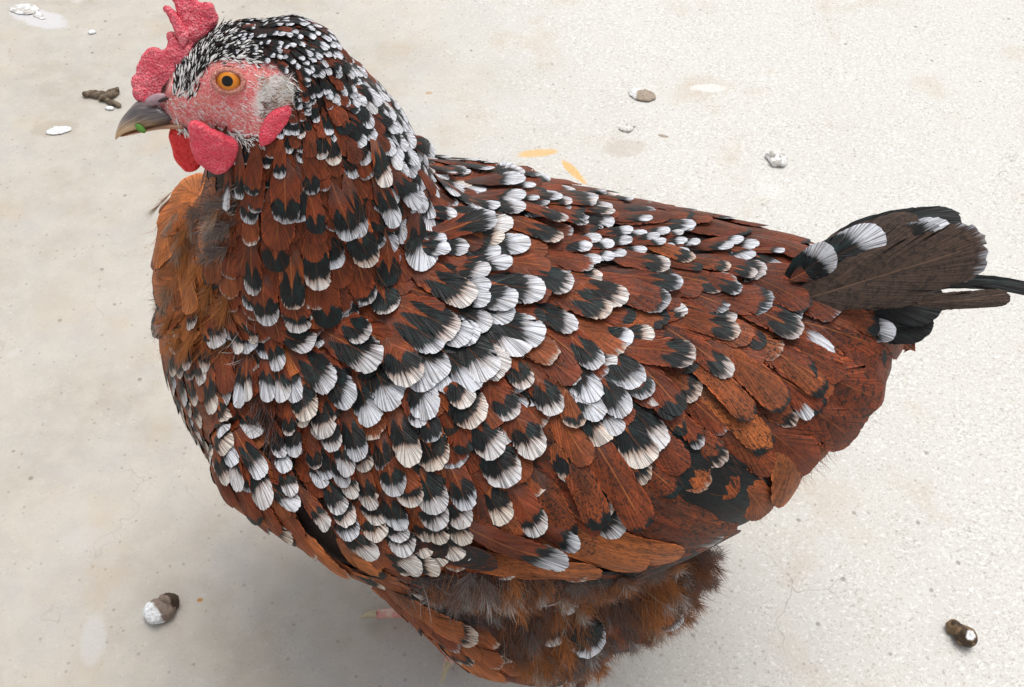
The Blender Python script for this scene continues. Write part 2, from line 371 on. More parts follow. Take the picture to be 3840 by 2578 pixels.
def polydist(P, poly):
    d = np.full(len(P), 9.)
    for i in range(len(poly)):
        a, b = poly[i-1], poly[i]; ab = b-a; t = np.clip(((P-a)@ab)/(ab@ab+1e-12), 0, 1)
        d = np.minimum(d, np.linalg.norm(P-(a+t[:, None]*ab), axis=1))
    return np.where(inpoly(P, poly), d, -d)
fd = polydist(hp(BV), FP); isface = (BV[:, 2] > .30) & (BV[:, 0] < -.06)
mf = np.where(isface, np.clip((fd+.001)/.002, 0, 1), 0)
ml = np.clip((.075-BV[:, 2])/.01, 0, 1)*(BV[:, 0] < .03)
TUFT = np.array([cz(*p) for p in [(1300,700),(1400,650),(1530,655),(1585,800),(1540,890),(1450,960),(1330,1000),(1260,930),(1240,860)]])
tp = np.array([hp(hit(*p)[0]) for p in TUFT]); me_ = np.where(isface, np.clip((polydist(hp(BV), tp)+.0012)/.002, 0, 1), 0)
set_attr(bme, 'mask', np.stack([mf, ml, me_], 1))

# ------------------------------------------------------------------ feather builder
def smoothstep(x, a, b):
    t = np.clip((x-a)/(b-a), 0, 1); return t*t*(3-2*t)
def drape(p, n, d, L, W, h0, h1, K=7, back=0.):
    """lay a K x 7 sheet on the body from p along d; returns grid points"""
    step = (L)/(K-1); q, nn = p.copy(), n.copy(); d = nrm(d-nn*np.dot(d, nn)); rows = []
    for k in range(K):
        s = np.cross(nn, d); v = k/(K-1); h = h0+(h1-h0)*v**.8
        row = []
        for m in range(-3, 4):
            u = m/3
            if m == 0: a, b = q, nn
            else:
                a, b = near(q+s*(u*W*.5)); b = nrm(b+nn*.8)
                off = a-q; lim = abs(u)*W*.5
                a = a if np.linalg.norm(off) > lim*.6 else q+s*(u*W*.5)
            row.append(a+b*(h-.13*W*u*u*.5))
        rows.append(row)
        if k < K-1:
            a, b = near(q+d*step); 
            if np.linalg.norm(a-q) < step*.5 or np.dot(b, nn) < .2:   # running off an edge: go straight
                a = q+d*step; b = nn
            d2 = nrm(a-q); q, nn = a, nrm(b*.6+nn*.4); d = nrm(d2-nn*np.dot(d2, nn))
    return np.array(rows)
def free_sheet(p, n, d, L, W, curl=0., K=7, camber=.12, side=0.):
    q = p.copy(); d = nrm(d); rows = []
    for k in range(K):
        s = nrm(np.cross(n, d)); nn = np.cross(d, s); v = k/(K-1)
        rows.append([q+s*(m/3*W*.5)-nn*camber*W*(m/3)**2 for m in range(-3, 4)])
        d = nrm(d-nn*curl/(K-1)+s*side/(K-1)); q = q+d*L/(K-1)
    return np.array(rows)
def blade(G, L, W, w=.2, b=.2, mot=.2, tone=.5, shaft=1., grey=.5, NS=20, NT=3, rnd=1., fray=.06, seed=None, asym=0., twist=None):
    """feather vane made of barbs on a draped sheet G[K,7,3]"""
    seed = RS.rand() if seed is None else seed
    s = np.linspace(0, 1, NS)**.9
    r = min(.55, rnd*(W*.5)/L)
    vs = s*.64
    def wid(v):
        a = np.clip(np.minimum(1, (v/.42))**.7, .02, 1); z = np.clip((v-(1-r))/r, 0, 1); return a*np.sqrt(np.clip(1-z**2.3, 0, 1))
    xs_all, vv_all, ss, tt, rows = [], [], [], [], []
    ts = np.linspace(0, 1, NT+1)
    for sg in (-1, 1):
        wend = wid(np.minimum(1, vs+.37*np.minimum(1, 2.2*s+.1)))*(1+asym*sg); top = np.clip((s-.72)/.28, 0, 1)
        z_ = np.sin((1-top)*np.pi/2)**.8; wtop = z_; vtop = 1-r+r*np.clip(1-z_**2.3, 0, 1)**(1/2.3); bl_ = (s > .72)
        wend = np.where(bl_, np.minimum(wtop*(1+asym*sg), 1.2), wend); vend_ = np.where(bl_, vtop, np.minimum(vs+.37*np.minimum(1, 2.2*s+.1), vtop[np.argmax(bl_)]))
        jag = 1-np.abs(RS.normal(0, fray, NS)); jag[1::2] -= fray*.6*RS.rand(len(jag[1::2]))
        if RS.rand() < .5:
            k = RS.randint(NS//3, NS); jag[k] -= RS.rand()*.25
        vj = RS.normal(0, fray*.12, NS)
        X, V = [], []
        for t in ts:
            X.append(sg*wend*t*(1-(1-jag)*t**2)); V.append(vs+(vend_-vs)*t**1.1+vj*t)
        arc = np.concatenate([[0], np.cumsum(np.hypot(np.diff(wend)*W*.5, np.diff(vend_)*L))])/.030
        xs_all.append(np.array(X)); vv_all.append(np.array(V))
    # columns: left edge .. rachis .. right edge
    X = np.concatenate([xs_all[0][:0:-1], xs_all[1]], 0).T; V = np.concatenate([vv_all[0][:0:-1], vv_all[1]], 0).T
    T = np.concatenate([ts[:0:-1], ts])[None].repeat(NS, 0); S = arc[:, None].repeat(2*NT+1, 1)
    X = np.clip(X, -1.25, 1.25); V = np.clip(V, 0, 1.02)
    K = G.shape[0]; fk = np.clip(V, 0, 1)*(K-1); k0 = np.clip(fk.astype(int), 0, K-2); fk = (V*(K-1)-k0)[..., None]
    fm = (np.clip(X, -1, 1)+1)*3; m0 = np.clip(fm.astype(int), 0, 5); fm = (((X+1)*3)-m0)[..., None]
    P = (G[k0, m0]*(1-fk)+G[k0+1, m0]*fk)*(1-fm)+(G[k0, m0+1]*(1-fk)+G[k0+1, m0+1]*fk)*fm
    z = np.clip(1-np.abs(X)**2.3, 0, 1)**(1/2.3)
    ED = np.maximum((1-r+r*z)-V, 0)
    n = NS; c = 2*NT+1; idx = np.arange(n*c).reshape(n, c)
    Fq = np.stack([idx[:-1, :-1], idx[:-1, 1:], idx[1:, 1:], idx[1:, :-1]], -1).reshape(-1, 4)
    one = np.ones(n*c)
    A = dict(fa=np.stack([X.ravel(), ED.ravel(), one*seed], 1), fb=np.stack([S.ravel(), T.ravel(), X.ravel()*W*500], 1),
             fc=np.stack([one*w, one*b, one*mot], 1), fd=np.stack([one*tone, one*shaft, one*grey], 1))
    return P.reshape(-1, 3), Fq, A
def add_feather(parts, **k): parts.append(k)
class Batch:
    def __init__(s): s.V, s.F, s.A, s.n = [], [], [], 0
    def add(s, r): s.V.append(r[0]); s.F.append(r[1]+s.n); s.A.append(r[2]); s.n += len(r[0])
    def build(s, name, parent=hen, kind='stuff'):
        me = mesh_np(name, np.concatenate(s.V), np.concatenate(s.F))
        for k in s.A[0]: set_attr(me, k, np.concatenate([a[k] for a in s.A]))
        o = link(name, me, M_FEATHER, parent); place(o)
        if kind: o['kind'] = kind
        return o

# ------------------------------------------------------------------ plumage field: px, py, direction (deg, 0 right, 90 down), L mm, W mm, white, black, mottle, tone, chance of a white tip
CP = [
 # crown, nape
 (185,55,-50,4.5,1.5,.38,.6,0,.2,.95),(215,35,-20,5,1.6,.38,.6,0,.2,.95),(250,22,8,6,2.3,.42,.6,0,.2,.9),(290,30,20,7.5,3,.42,.5,.1,.25,.85),(250,45,15,5,1.7,.4,.6,0,.25,.9),
 (290,60,35,6,2.2,.36,.6,.1,.3,.85),(205,65,-30,4,1.4,.38,.6,0,.2,.95),(325,55,38,10,4,.40,.5,.1,.3,.8),(345,80,50,13,6.5,.40,.45,.2,.35,.75),
 (305,90,70,8,3,.25,.5,.2,.35,.6),(312,115,85,9,3.6,.22,.5,.2,.4,.5),(370,105,50,15,7.5,.42,.45,.2,.35,.8),(395,130,52,16,8,.42,.45,.1,.3,.85),(350,130,60,16,7,.3,.5,.2,.45,.5),
 (330,150,75,16,7.5,.16,.4,.2,.5,.45),(290,145,95,10,4,.2,.5,.1,.45,.5),(260,155,95,10,4.5,.2,.5,.1,.4,.6),(235,165,100,9,4,.2,.5,.1,.3,.6),
 # side of neck
 (250,195,92,17,9,.10,.22,.05,.52,.8),(290,190,86,18,9,.11,.28,.05,.5,.8),(330,190,78,17,8.5,.15,.4,.05,.42,.8),(370,180,66,17,8.5,.38,.45,.1,.3,.8),(410,175,55,18,9,.42,.45,.1,.3,.9),
 (250,235,92,24,12,.10,.22,.05,.55,.7),(290,235,88,24,12,.10,.25,.05,.5,.7),(335,230,75,22,11,.2,.4,.05,.42,.7),(380,225,62,20,10,.42,.45,.1,.25,.85),(430,215,52,20,9.5,.42,.42,.1,.3,.9),
 (260,280,92,28,14,.12,.25,.05,.55,.6),(310,280,84,28,14,.15,.28,.05,.5,.6),(355,270,72,26,13,.25,.38,.05,.4,.7),(400,262,58,24,12,.42,.42,.1,.25,.85),
 # breast
 (215,190,100,22,12,.0,.0,.1,.75,0),(185,215,120,30,20,.0,.0,.1,.80,0),(180,260,112,32,22,.0,.04,.1,.78,.1),(205,280,95,34,22,.0,.05,.1,.85,.1),(185,310,100,30,20,.08,.14,.1,.62,.3),
 (220,330,85,28,16,.16,.2,.1,.6,.7),(200,370,75,26,13,.2,.2,.1,.6,.8),(225,390,70,28,13,.2,.22,.1,.6,.8),(215,430,62,28,12,.26,.22,.1,.55,.9),(245,440,60,26,13,.28,.22,.1,.5,.9),
 (250,480,56,28,12,.26,.2,.1,.6,.8),(285,520,50,38,14,.16,.2,.1,.7,.4),(330,550,42,42,15,.14,.18,.1,.75,.35),(390,590,38,42,16,.1,.16,.1,.72,.3),(440,620,34,44,17,.12,.16,.1,.75,.3),(490,655,36,44,18,.1,.16,.1,.72,.3),
 # shoulder
 (265,350,75,24,12,.22,.22,.1,.5,.8),(255,385,85,24,11,.35,.2,.1,.45,.95),(300,340,60,26,14,.22,.24,.15,.5,.7),(320,370,62,28,14,.25,.25,.2,.5,.8),(365,350,48,32,17,.20,.28,.3,.5,.7),(400,330,32,36,18,.22,.3,.3,.52,.7),
 (440,300,18,30,14,.40,.35,.2,.4,.9),(480,280,12,30,16,.42,.35,.2,.4,.8),(430,250,25,24,11,.40,.4,.2,.35,.9),(470,230,14,28,13,.32,.34,.3,.42,.7),(460,190,14,24,10,.38,.4,.3,.35,.85),
 (450,155,14,24,9,.36,.4,.3,.35,.8),(510,170,18,30,12,.25,.3,.5,.4,.55),(520,215,15,30,13,.30,.30,.5,.42,.6),(580,205,15,30,14,.2,.28,.6,.42,.5),
 # back and saddle
 (560,245,8,34,16,.18,.25,.6,.45,.5),(640,215,8,36,17,.10,.18,.8,.42,.35),(700,225,12,40,18,.06,.1,.8,.45,.2),(770,240,22,42,19,.05,.1,.8,.45,.15),(640,250,5,30,13,.4,.25,.4,.4,.7),
 (540,290,22,34,17,.22,.32,.5,.48,.6),(600,300,10,40,20,.16,.22,.6,.5,.6),(680,300,8,42,19,.13,.2,.7,.52,.5),(740,290,14,44,20,.08,.14,.8,.5,.35),(800,290,20,48,21,.05,.1,.8,.48,.2),
 (560,345,40,38,18,.18,.28,.4,.48,.5),(640,350,25,42,20,.14,.2,.7,.55,.4),(720,350,22,46,21,.08,.12,.8,.58,.35),(790,350,32,50,22,.08,.12,.8,.55,.3),(850,330,34,50,23,.06,.1,.9,.52,.15),
 (600,400,48,38,18,.16,.2,.5,.5,.5),(680,410,42,48,20,.05,.1,.8,.58,.25),(760,410,48,52,21,.04,.08,.8,.6,.2),(840,400,48,50,26,.0,.0,.8,.52,0),(860,430,52,46,28,.0,.0,.7,.58,0),(800,470,60,46,28,.0,.0,.6,.62,0),(745,470,56,46,22,.03,.06,.7,.6,.1),(770,500,70,36,26,.0,.0,.5,.62,0),
 # wing coverts
 (300,385,72,22,14,.30,.22,.2,.5,.9),(340,400,68,24,16,.28,.26,.25,.5,.9),(390,375,55,30,18,.26,.3,.3,.5,.85),(430,380,52,28,18,.34,.3,.2,.48,.9),(480,370,42,30,18,.34,.34,.3,.45,.9),
 (290,425,68,18,12,.26,.3,.1,.45,.9),(330,440,74,19,14,.26,.32,.15,.5,.9),(380,440,72,21,15,.26,.3,.15,.5,.92),(430,440,68,22,16,.28,.3,.15,.5,.92),(480,440,64,24,16,.26,.3,.2,.5,.92),(530,430,58,28,17,.24,.3,.3,.5,.85),
 (330,480,66,17,12,.30,.28,.1,.5,.95),(370,500,66,17,13,.32,.28,.1,.55,.95),(420,490,68,19,15,.32,.28,.1,.55,.95),(470,490,64,20,16,.30,.28,.15,.52,.95),(520,490,58,22,16,.28,.3,.2,.5,.9),
 (370,535,50,18,12,.32,.24,.1,.55,.95),(420,535,48,18,14,.34,.22,.1,.6,.95),(470,530,50,20,14,.26,.22,.3,.6,.8),(560,480,56,34,17,.16,.2,.6,.52,.6),(600,460,52,36,18,.16,.2,.7,.5,.5),(640,500,40,44,18,.05,.05,1.,.5,.2),(560,530,22,50,18,.04,.04,1.0,.5,.2),
 (700,520,5,50,18,.0,.0,1.1,.45,0),
 # thigh and belly
 (480,590,70,30,20,.1,.15,.3,.45,.2),(560,600,75,30,22,.05,.1,.3,.42,.1),(640,590,70,30,22,.05,.1,.3,.45,.1),(690,580,50,28,20,.05,.1,.3,.4,.1),(540,660,65,30,22,.08,.15,.3,.5,.2),(600,660,55,30,22,.05,.1,.3,.55,.1),(660,630,45,28,20,.05,.1,.2,.58,.1),
]
def pixdir(px, py, q, n, ang):
    a = R(ang); x2, y2 = px+math.cos(a)*4, py+math.sin(a)*4
    r = ray(x2, y2); den = np.dot(r, n)
    if abs(den) < .12: d = np.array([1, 0, 0])*math.cos(a)-UP*math.sin(a); return nrm(d-n*np.dot(d, n))
    q2 = CAM+r*(np.dot(q-CAM, n)/den); return nrm(q2-q)
def field():
    P, D, A = [], [], []
    for c in CP:
        q, n = hit(c[0], c[1])
        if q is None:
            print('miss', c[:2]); 
            # move towards the body centre until it hits
            x, y = c[0], c[1]
            for _ in range(30):
                x += (500-x)*.03; y += (350-y)*.03; q, n = hit(x, y)
                if q is not None: break
        P.append(q); D.append(pixdir(c[0], c[1], q, n, c[2])); A.append(c[3:])
    return np.array(P), np.array(D), np.array(A, float)
FPt, FDr, FAt = field()
# mirror across the bird's own middle plane for the side turned away
def midy(x): return np.interp(x, ST[:, 0], ST[:, 1])
MP = FPt.copy(); MP[:, 1] = 2*midy(MP[:, 0])-MP[:, 1]; MD = FDr.copy(); MD[:, 1] *= -1
# only the mirror images that fall on the far side
keep = MP[:, 1] > midy(MP[:, 0])+.02
hid = np.array([ (lambda h: h[0] is not None and np.linalg.norm(np.array(h[0])-m) > .02)(bvh.ray_cast(Vector(CAM), Vector(nrm(m-CAM)))) for m in MP])
keep &= hid
FPt = np.concatenate([FPt, MP[keep]]); FDr = np.concatenate([FDr, MD[keep]]); FAt = np.concatenate([FAt, FAt[keep]])
for i_, c_ in enumerate(CP):
    if 280 < c_[0] < 565 and 345 < c_[1] < 560 and FAt[i_, 2] > .15: FAt[i_, 6] *= .42
    if 240 < c_[0] < 345 and 180 < c_[1] < 290: FAt[i_, 6] *= .5
    if 170 < c_[0] < 300 and 360 < c_[1] < 500: FAt[i_, 6] *= .7
def sample(q, n):
    d2 = ((FPt-q)**2).sum(1); k = np.argsort(d2)[:4]; wgt = 1/(d2[k]+2e-5)**1.2; wgt /= wgt.sum()
    d = (FDr[k]*wgt[:, None]).sum(0); d = nrm(d-n*np.dot(d, n)); return d, (FAt[k]*wgt[:, None]).sum(0), FAt[k[0]]

# explicit feathers traced on the bird: tip px, tip py, direction, L mm, W mm, white, black, mottle, tone, name
EX = [

 # crop transform rows (ox, oy, k) followed by tip x, y, direction, L mm, W mm, white, black, mottle, tone
 ('T',220.,330.1,.14661),
 (690,130,40,34,13,.2,.3,.3,.5),(1100,310,40,40,16,.25,.35,.3,.5),(790,440,50,36,14,.22,.35,.2,.5),(960,500,45,34,14,.22,.3,.2,.5),(450,290,75,26,9,.28,.2,.2,.45),
 (200,505,85,26,7,.45,.2,.1,.35),(255,470,80,26,6,.4,.1,.1,.4),(390,480,80,26,9,.38,.15,.1,.45),(490,480,75,26,10,.38,.15,.1,.5),(575,480,70,24,9,.35,.15,.1,.5),
 (670,595,65,26,14,.25,.25,.2,.55),(780,705,70,24,13,.3,.25,.1,.5),(1090,635,65,28,14,.4,.3,.1,.35),(1220,530,60,30,14,.4,.3,.1,.4),(1440,600,70,28,14,.38,.25,.1,.35),(1430,415,65,28,16,.35,.3,.1,.35),
 (1340,378,60,32,16,.2,.25,.3,.6),(1650,420,55,34,18,.35,.4,.1,.4),(1860,345,50,36,18,.3,.45,.2,.4),(2110,155,30,36,17,.4,.45,.2,.4),(1500,175,40,36,15,.15,.4,.3,.5),(1700,110,35,36,14,.25,.4,.2,.5),
 (1700,530,60,26,12,.25,.25,.2,.55),(1780,640,52,30,17,.2,.35,.3,.6),(2090,410,60,26,11,.15,.25,.3,.6),(2000,605,55,28,13,.12,.2,.4,.55),(2160,850,60,30,14,.28,.2,.3,.62),(1900,850,58,28,14,.28,.3,.2,.5),
 (1990,1030,58,30,17,.25,.3,.2,.6),(1340,885,68,26,12,.4,.35,.1,.5),(1480,740,65,26,11,.05,.3,.3,.5),(1500,925,68,26,16,.2,.3,.2,.6),(1010,855,65,26,12,.25,.35,.1,.45),(830,795,70,24,11,.2,.3,.2,.6),
 (470,865,75,20,10,.25,.3,.1,.45),(560,830,75,20,9,.25,.3,.1,.45),(520,690,85,18,7,.1,.25,.1,.55),(480,965,68,20,8,.4,.15,.1,.4),(770,990,70,24,11,.2,.35,.1,.5),(930,950,65,22,10,.35,.25,.1,.4),
 (740,1060,70,22,9,.35,.1,.1,.55),(900,1030,65,20,9,.3,.25,.1,.5),(1190,985,68,24,11,.28,.35,.1,.5),(960,1105,66,22,10,.3,.1,.1,.65),(860,1240,62,26,10,.25,.3,.1,.55),(1080,1175,65,24,11,.3,.25,.1,.6),
 (1240,1080,68,24,12,.25,.2,.1,.62),(1390,1070,66,24,11,.3,.3,.1,.5),(1350,1145,66,24,13,.2,.1,.1,.6),(1520,1190,60,28,15,.3,.35,.2,.5),(1720,1165,60,26,12,.2,.25,.2,.55),(1950,1270,58,28,14,.28,.3,.2,.5),(2150,1275,58,30,15,.3,.35,.2,.55),
 (1520,1290,62,26,14,.22,.2,.1,.6),(1270,1300,64,24,12,.28,.3,.1,.6),(1120,1295,64,24,12,.25,.2,.1,.6),(1690,1285,60,26,13,.25,.2,.1,.6),
 (910,1315,62,22,11,.22,.2,.1,.65),(1110,1400,60,22,13,.25,.2,.1,.62),(1275,1395,60,22,12,.25,.22,.1,.62),(1450,1395,60,24,12,.25,.2,.1,.62),(1540,1385,60,24,12,.25,.2,.1,.6),(1700,1395,58,26,12,.28,.2,.2,.6),(2180,1330,55,30,13,.2,.1,.3,.6),
 (930,1395,55,22,11,.22,.2,.1,.65),(1300,1480,55,24,13,.25,.2,.1,.62),(1430,1500,55,22,10,.25,.2,.1,.6),(1660,1500,50,26,13,.3,.3,.1,.6),(1070,1510,35,28,10,.32,.25,.1,.6),(1390,1560,22,28,10,.4,.2,.1,.62),(1540,1550,40,26,12,.3,.25,.1,.62),
 (130,640,75,24,9,.3,.2,.1,.55),(290,745,60,24,10,.4,.2,.1,.45),(80,760,75,22,8,.4,.15,.1,.5),(335,1005,55,32,9,.28,.25,.1,.6),(365,1155,55,32,10,.33,.2,.1,.6),(145,930,60,24,7,.4,.1,.1,.5),(190,1045,60,24,6,.4,.1,.1,.5),
 (550,1390,30,46,11,.16,.16,.1,.75),(575,1185,30,28,8,.3,.3,.1,.55),(548,1110,55,22,8,.3,.2,.1,.6),(780,1330,50,24,7,.35,.15,.1,.6),(2330,1490,15,50,12,.28,.1,.3,.4),(700,910,68,20,9,.05,.25,.1,.5),(1400,640,62,24,9,.2,.1,.1,.6),(620,640,70,18,8,.2,.1,.1,.6),
 ('T',560.,180.,.15411),
 (330,290,15,30,8,.15,.25,.6,.45),(210,225,18,24,6,.2,.25,.4,.45),(285,130,8,22,5,.25,.3,.4,.4),(465,170,8,30,8,.14,.25,.6,.45),(605,250,10,34,12,.08,.3,.7,.42),(150,340,30,26,8,.1,.2,.5,.4),(55,200,20,26,8,.3,.2,.4,.4),(585,310,5,28,7,.25,.2,.4,.4),
 (245,430,4,22,7,.38,.2,.1,.3),(245,570,12,22,7,.36,.3,.1,.3),(180,500,12,22,8,.3,.4,.1,.3),(330,470,5,20,7,.38,.2,.1,.3),(335,545,8,20,7,.36,.1,.1,.3),(410,530,8,20,6,.36,.1,.1,.3),(452,440,0,20,7,.38,.2,.1,.3),(455,385,0,20,7,.36,.3,.1,.3),(552,400,2,20,7,.38,.2,.1,.3),(550,500,2,20,6,.36,.2,.1,.3),
 (630,430,5,20,6,.34,.2,.1,.3),(695,400,5,20,7,.36,.2,.1,.3),(670,470,8,20,6,.34,.1,.1,.3),(735,480,8,18,6,.34,.2,.1,.3),(810,450,5,18,6,.36,.2,.1,.3),(825,520,12,20,7,.36,.2,.1,.3),(890,470,8,18,6,.36,.1,.1,.3),(850,375,0,18,5,.3,.2,.1,.3),(785,400,0,18,5,.3,.1,.1,.3),
 (1110,490,5,20,7,.34,.2,.1,.3),(1175,455,5,20,8,.36,.1,.1,.3),(1280,470,8,22,10,.36,.1,.1,.3),(1250,560,25,22,10,.36,.1,.1,.3),(1185,530,15,20,8,.34,.1,.1,.3),(1310,620,20,20,6,.3,.3,.1,.3),(1430,640,35,26,9,.35,.3,.1,.3),(1440,530,10,24,5,.2,.1,.2,.4),(1730,500,2,28,11,.38,.35,.1,.3),
 (895,235,12,30,7,.06,.2,.7,.42),(1180,260,18,38,13,.06,.08,.8,.42),(975,300,18,38,14,0.,.03,.9,.4),(1220,400,22,42,15,0.,.05,.9,.38),(1440,300,16,38,12,0.,.03,.9,.4),(1685,420,20,48,16,0.,.04,.8,.42),
 (850,590,28,34,10,.08,.15,.7,.5),(690,640,18,34,12,.13,.22,.6,.5),(765,760,15,36,11,.1,.25,.6,.5),(410,840,22,38,14,.18,.3,.5,.52),(300,920,28,38,14,.12,.3,.5,.52),(680,880,22,42,16,.08,.05,.8,.5),(905,640,15,30,6,.0,.15,.6,.5),(1040,760,18,38,11,.07,.2,.7,.52),(1085,640,15,30,8,.08,.12,.8,.45),
 (1250,700,22,32,8,.1,.2,.7,.5),(1150,800,25,36,9,.07,.2,.7,.5),(1070,880,25,38,12,.06,.03,.9,.5),(800,880,-15,26,8,.2,.1,.4,.5),(1540,940,28,46,15,.07,.22,.7,.5),(1520,1060,32,44,13,.08,.2,.7,.5),(1585,900,35,44,15,0.,.03,.8,.42),
 (1735,740,14,42,14,0.,.03,.8,.5),(2030,930,38,44,14,.1,.2,.9,.45),(2000,1000,38,44,12,.13,.13,.9,.45),(2285,860,28,54,22,0.,.0,1.,.42),(2140,1190,36,58,20,0.,.08,1.,.5),
 (450,1060,5,28,10,.25,.3,.5,.5),(585,1050,5,26,10,.25,.2,.4,.5),(1135,1040,18,46,11,.07,.2,.7,.6),(835,1190,10,44,14,.06,.2,.7,.62),(1300,1120,35,40,10,0.,.12,.7,.5),(1075,1300,40,44,11,.1,.15,.7,.58),(1470,1200,45,40,9,.08,.2,.7,.5),(1720,1165,45,40,9,.38,.0,.2,.3),
 (1640,1390,48,48,12,0.,.05,.8,.6),(1400,1490,50,54,15,0.,.04,.8,.6),(1190,1560,52,54,12,0.,.02,.8,.6),(1760,1290,38,44,14,0.,.0,.8,.45),(1560,1530,60,34,8,.2,.0,.3,.4),(2090,1420,40,56,24,0.,.0,1.,.45),
 (230,1250,50,32,12,.14,.3,.4,.55),(90,1340,55,28,10,.15,.25,.4,.55),(350,1200,0,24,6,.25,.1,.2,.4),(310,1370,60,30,11,.35,.1,.2,.35),(220,1450,58,30,12,.35,.35,.2,.35),(265,1530,58,28,9,.35,.3,.2,.35),(550,1430,52,34,13,.08,.1,.9,.55),(660,1390,50,26,8,.2,.1,.3,.5),(610,1475,55,26,8,.2,.0,.3,.5),(750,1530,52,40,12,0.,.15,.6,.58),(400,1545,58,34,13,.2,.35,.3,.4),
 ('T',400.,133.33,.17003),
 (275,85,15,22,5,.3,.3,.3,.35),(470,190,10,28,8,.32,.3,.3,.35),(295,170,15,24,7,.32,.35,.2,.3),(545,260,14,36,10,.15,.3,.6,.4),(320,295,26,26,5,.15,.6,.1,.3),(550,170,10,24,6,.3,.3,.3,.35),(660,195,10,24,6,.3,.3,.3,.35),(770,215,12,26,6,.3,.25,.5,.4),(815,300,15,38,10,.08,.15,.8,.42),
 (715,350,10,28,13,.38,.1,.2,.3),(780,362,10,24,7,.3,.1,.3,.4),(720,430,8,26,11,.4,.1,.2,.3),(720,490,8,32,12,.25,.35,.3,.4),(575,490,10,24,8,.3,.3,.2,.35),(495,480,28,32,11,.2,.35,.3,.4),(800,440,8,24,5,.25,.1,.3,.4),(930,450,12,26,8,.2,.25,.5,.42),(990,475,15,22,7,.2,.2,.5,.42),(1130,490,15,26,7,.15,.2,.5,.42),(1195,390,8,22,5,.25,.3,.3,.4),
 (500,570,5,36,10,.12,.3,.4,.42),(375,720,10,28,9,.2,.25,.3,.45),(250,670,15,24,7,.3,.25,.2,.3),(260,750,20,24,8,.3,.3,.2,.3),(745,720,10,30,13,.4,.2,.2,.35),(600,670,10,26,10,.3,.2,.3,.4),(580,755,10,30,12,.25,.35,.3,.4),(930,690,28,36,12,.1,.3,.6,.5),(950,600,30,34,9,.1,.25,.5,.45),(1075,610,30,28,8,.08,.15,.6,.42),
 (160,810,65,34,17,.4,.3,.1,.4),(440,850,8,26,9,.3,.35,.1,.3),(525,850,8,26,9,.35,.2,.1,.3),(645,830,8,28,9,.38,.3,.1,.3),(650,930,10,26,9,.3,.2,.1,.3),(525,950,10,26,10,.36,.2,.1,.3),(525,1020,12,28,10,.35,.2,.1,.3),(830,990,14,38,16,.26,.4,.3,.4),(675,1040,15,34,13,.25,.4,.2,.35),(660,1110,18,30,12,.28,.3,.2,.35),
 (420,1050,38,40,15,.22,.35,.3,.45),(530,1170,28,36,13,.22,.4,.3,.4),(450,1250,38,34,12,.25,.3,.3,.4),(300,1270,38,42,15,.13,.4,.4,.52),(830,1240,22,40,16,.28,.45,.3,.4),(620,1430,38,40,17,.28,.45,.3,.42),(480,1500,42,38,16,.35,.4,.2,.4),(270,1450,48,34,14,.32,.3,.3,.45),(990,960,24,38,15,.12,.35,.5,.5),
 ('T',266.67,53.33,.11905),
 (945,1110,80,22,8,.3,.4,.1,.4),(1290,850,55,20,8,.35,.4,.1,.35),(290,1365,85,26,13,.08,.35,.1,.5),(750,1500,80,26,9,.25,.4,.1,.4),(1570,1270,45,24,8,.35,.3,.1,.3),(1180,1280,60,24,9,.4,.3,.1,.3),(1340,1530,70,26,9,.4,.3,.1,.3),(1020,1420,70,24,9,.4,.3,.1,.3),(1550,1410,15,22,7,.3,.3,.1,.3),
 ('T',149.33,133.33,.15307),
 (570,470,85,22,4,.5,.1,.1,.5),(640,400,85,22,5,.12,.3,.1,.5),(715,355,88,20,7,.04,.1,.1,.5),(745,440,88,20,6,.06,.3,.1,.5),(735,485,88,22,7,.05,.05,.1,.5),(700,550,90,24,9,.12,.15,.1,.5),(870,260,88,16,5,.15,.2,.1,.5),(920,540,85,28,12,.07,.25,.1,.5),(720,700,88,26,8,.08,.0,.1,.5),(870,705,88,30,14,.0,.0,.1,.5),(850,860,86,30,12,0.,.25,.1,.5),
 (1070,370,80,20,7,.05,.25,.1,.4),(940,410,85,20,7,.05,.25,.1,.4),(1290,655,75,24,10,.2,.3,.1,.4),(1120,600,72,24,8,0.,.25,.1,.5),(1390,830,74,30,13,.12,.4,.1,.5),(1120,975,82,30,11,.2,.45,.1,.45),(730,1020,82,28,9,.13,.3,.1,.5),(970,1090,84,32,11,.03,.4,.1,.5),(710,1115,80,22,8,.12,.1,.1,.5),
 (820,1190,76,26,12,.2,.2,.1,.5),(1010,1240,76,28,13,.15,.1,.1,.52),(1190,1225,80,34,13,0.,.25,.1,.55),(1320,1220,76,26,10,.3,.2,.1,.5),(1430,1090,62,26,11,.1,.1,.1,.6),(1620,1200,62,30,13,.1,.4,.1,.5),(1560,985,78,28,12,0.,.35,.1,.5),(1440,1400,52,32,12,.15,.3,.3,.5),
 (370,1190,98,40,16,0.,.0,.1,.88),(440,1150,88,34,9,0.,.0,.1,.85),(110,1000,112,42,22,0.,.0,.1,.8),(130,1290,108,38,18,.02,.1,.1,.62),(350,1290,84,26,8,.15,.1,.1,.6),(520,1400,72,32,16,.2,.12,.1,.55),(590,1330,72,26,10,.2,.1,.1,.5),(655,1440,80,26,6,.35,.2,.1,.45),(745,1360,62,24,6,.3,.25,.1,.5),(320,1540,82,30,9,.12,.15,.1,.6),
 ('T',346.67,506.67,.18265),
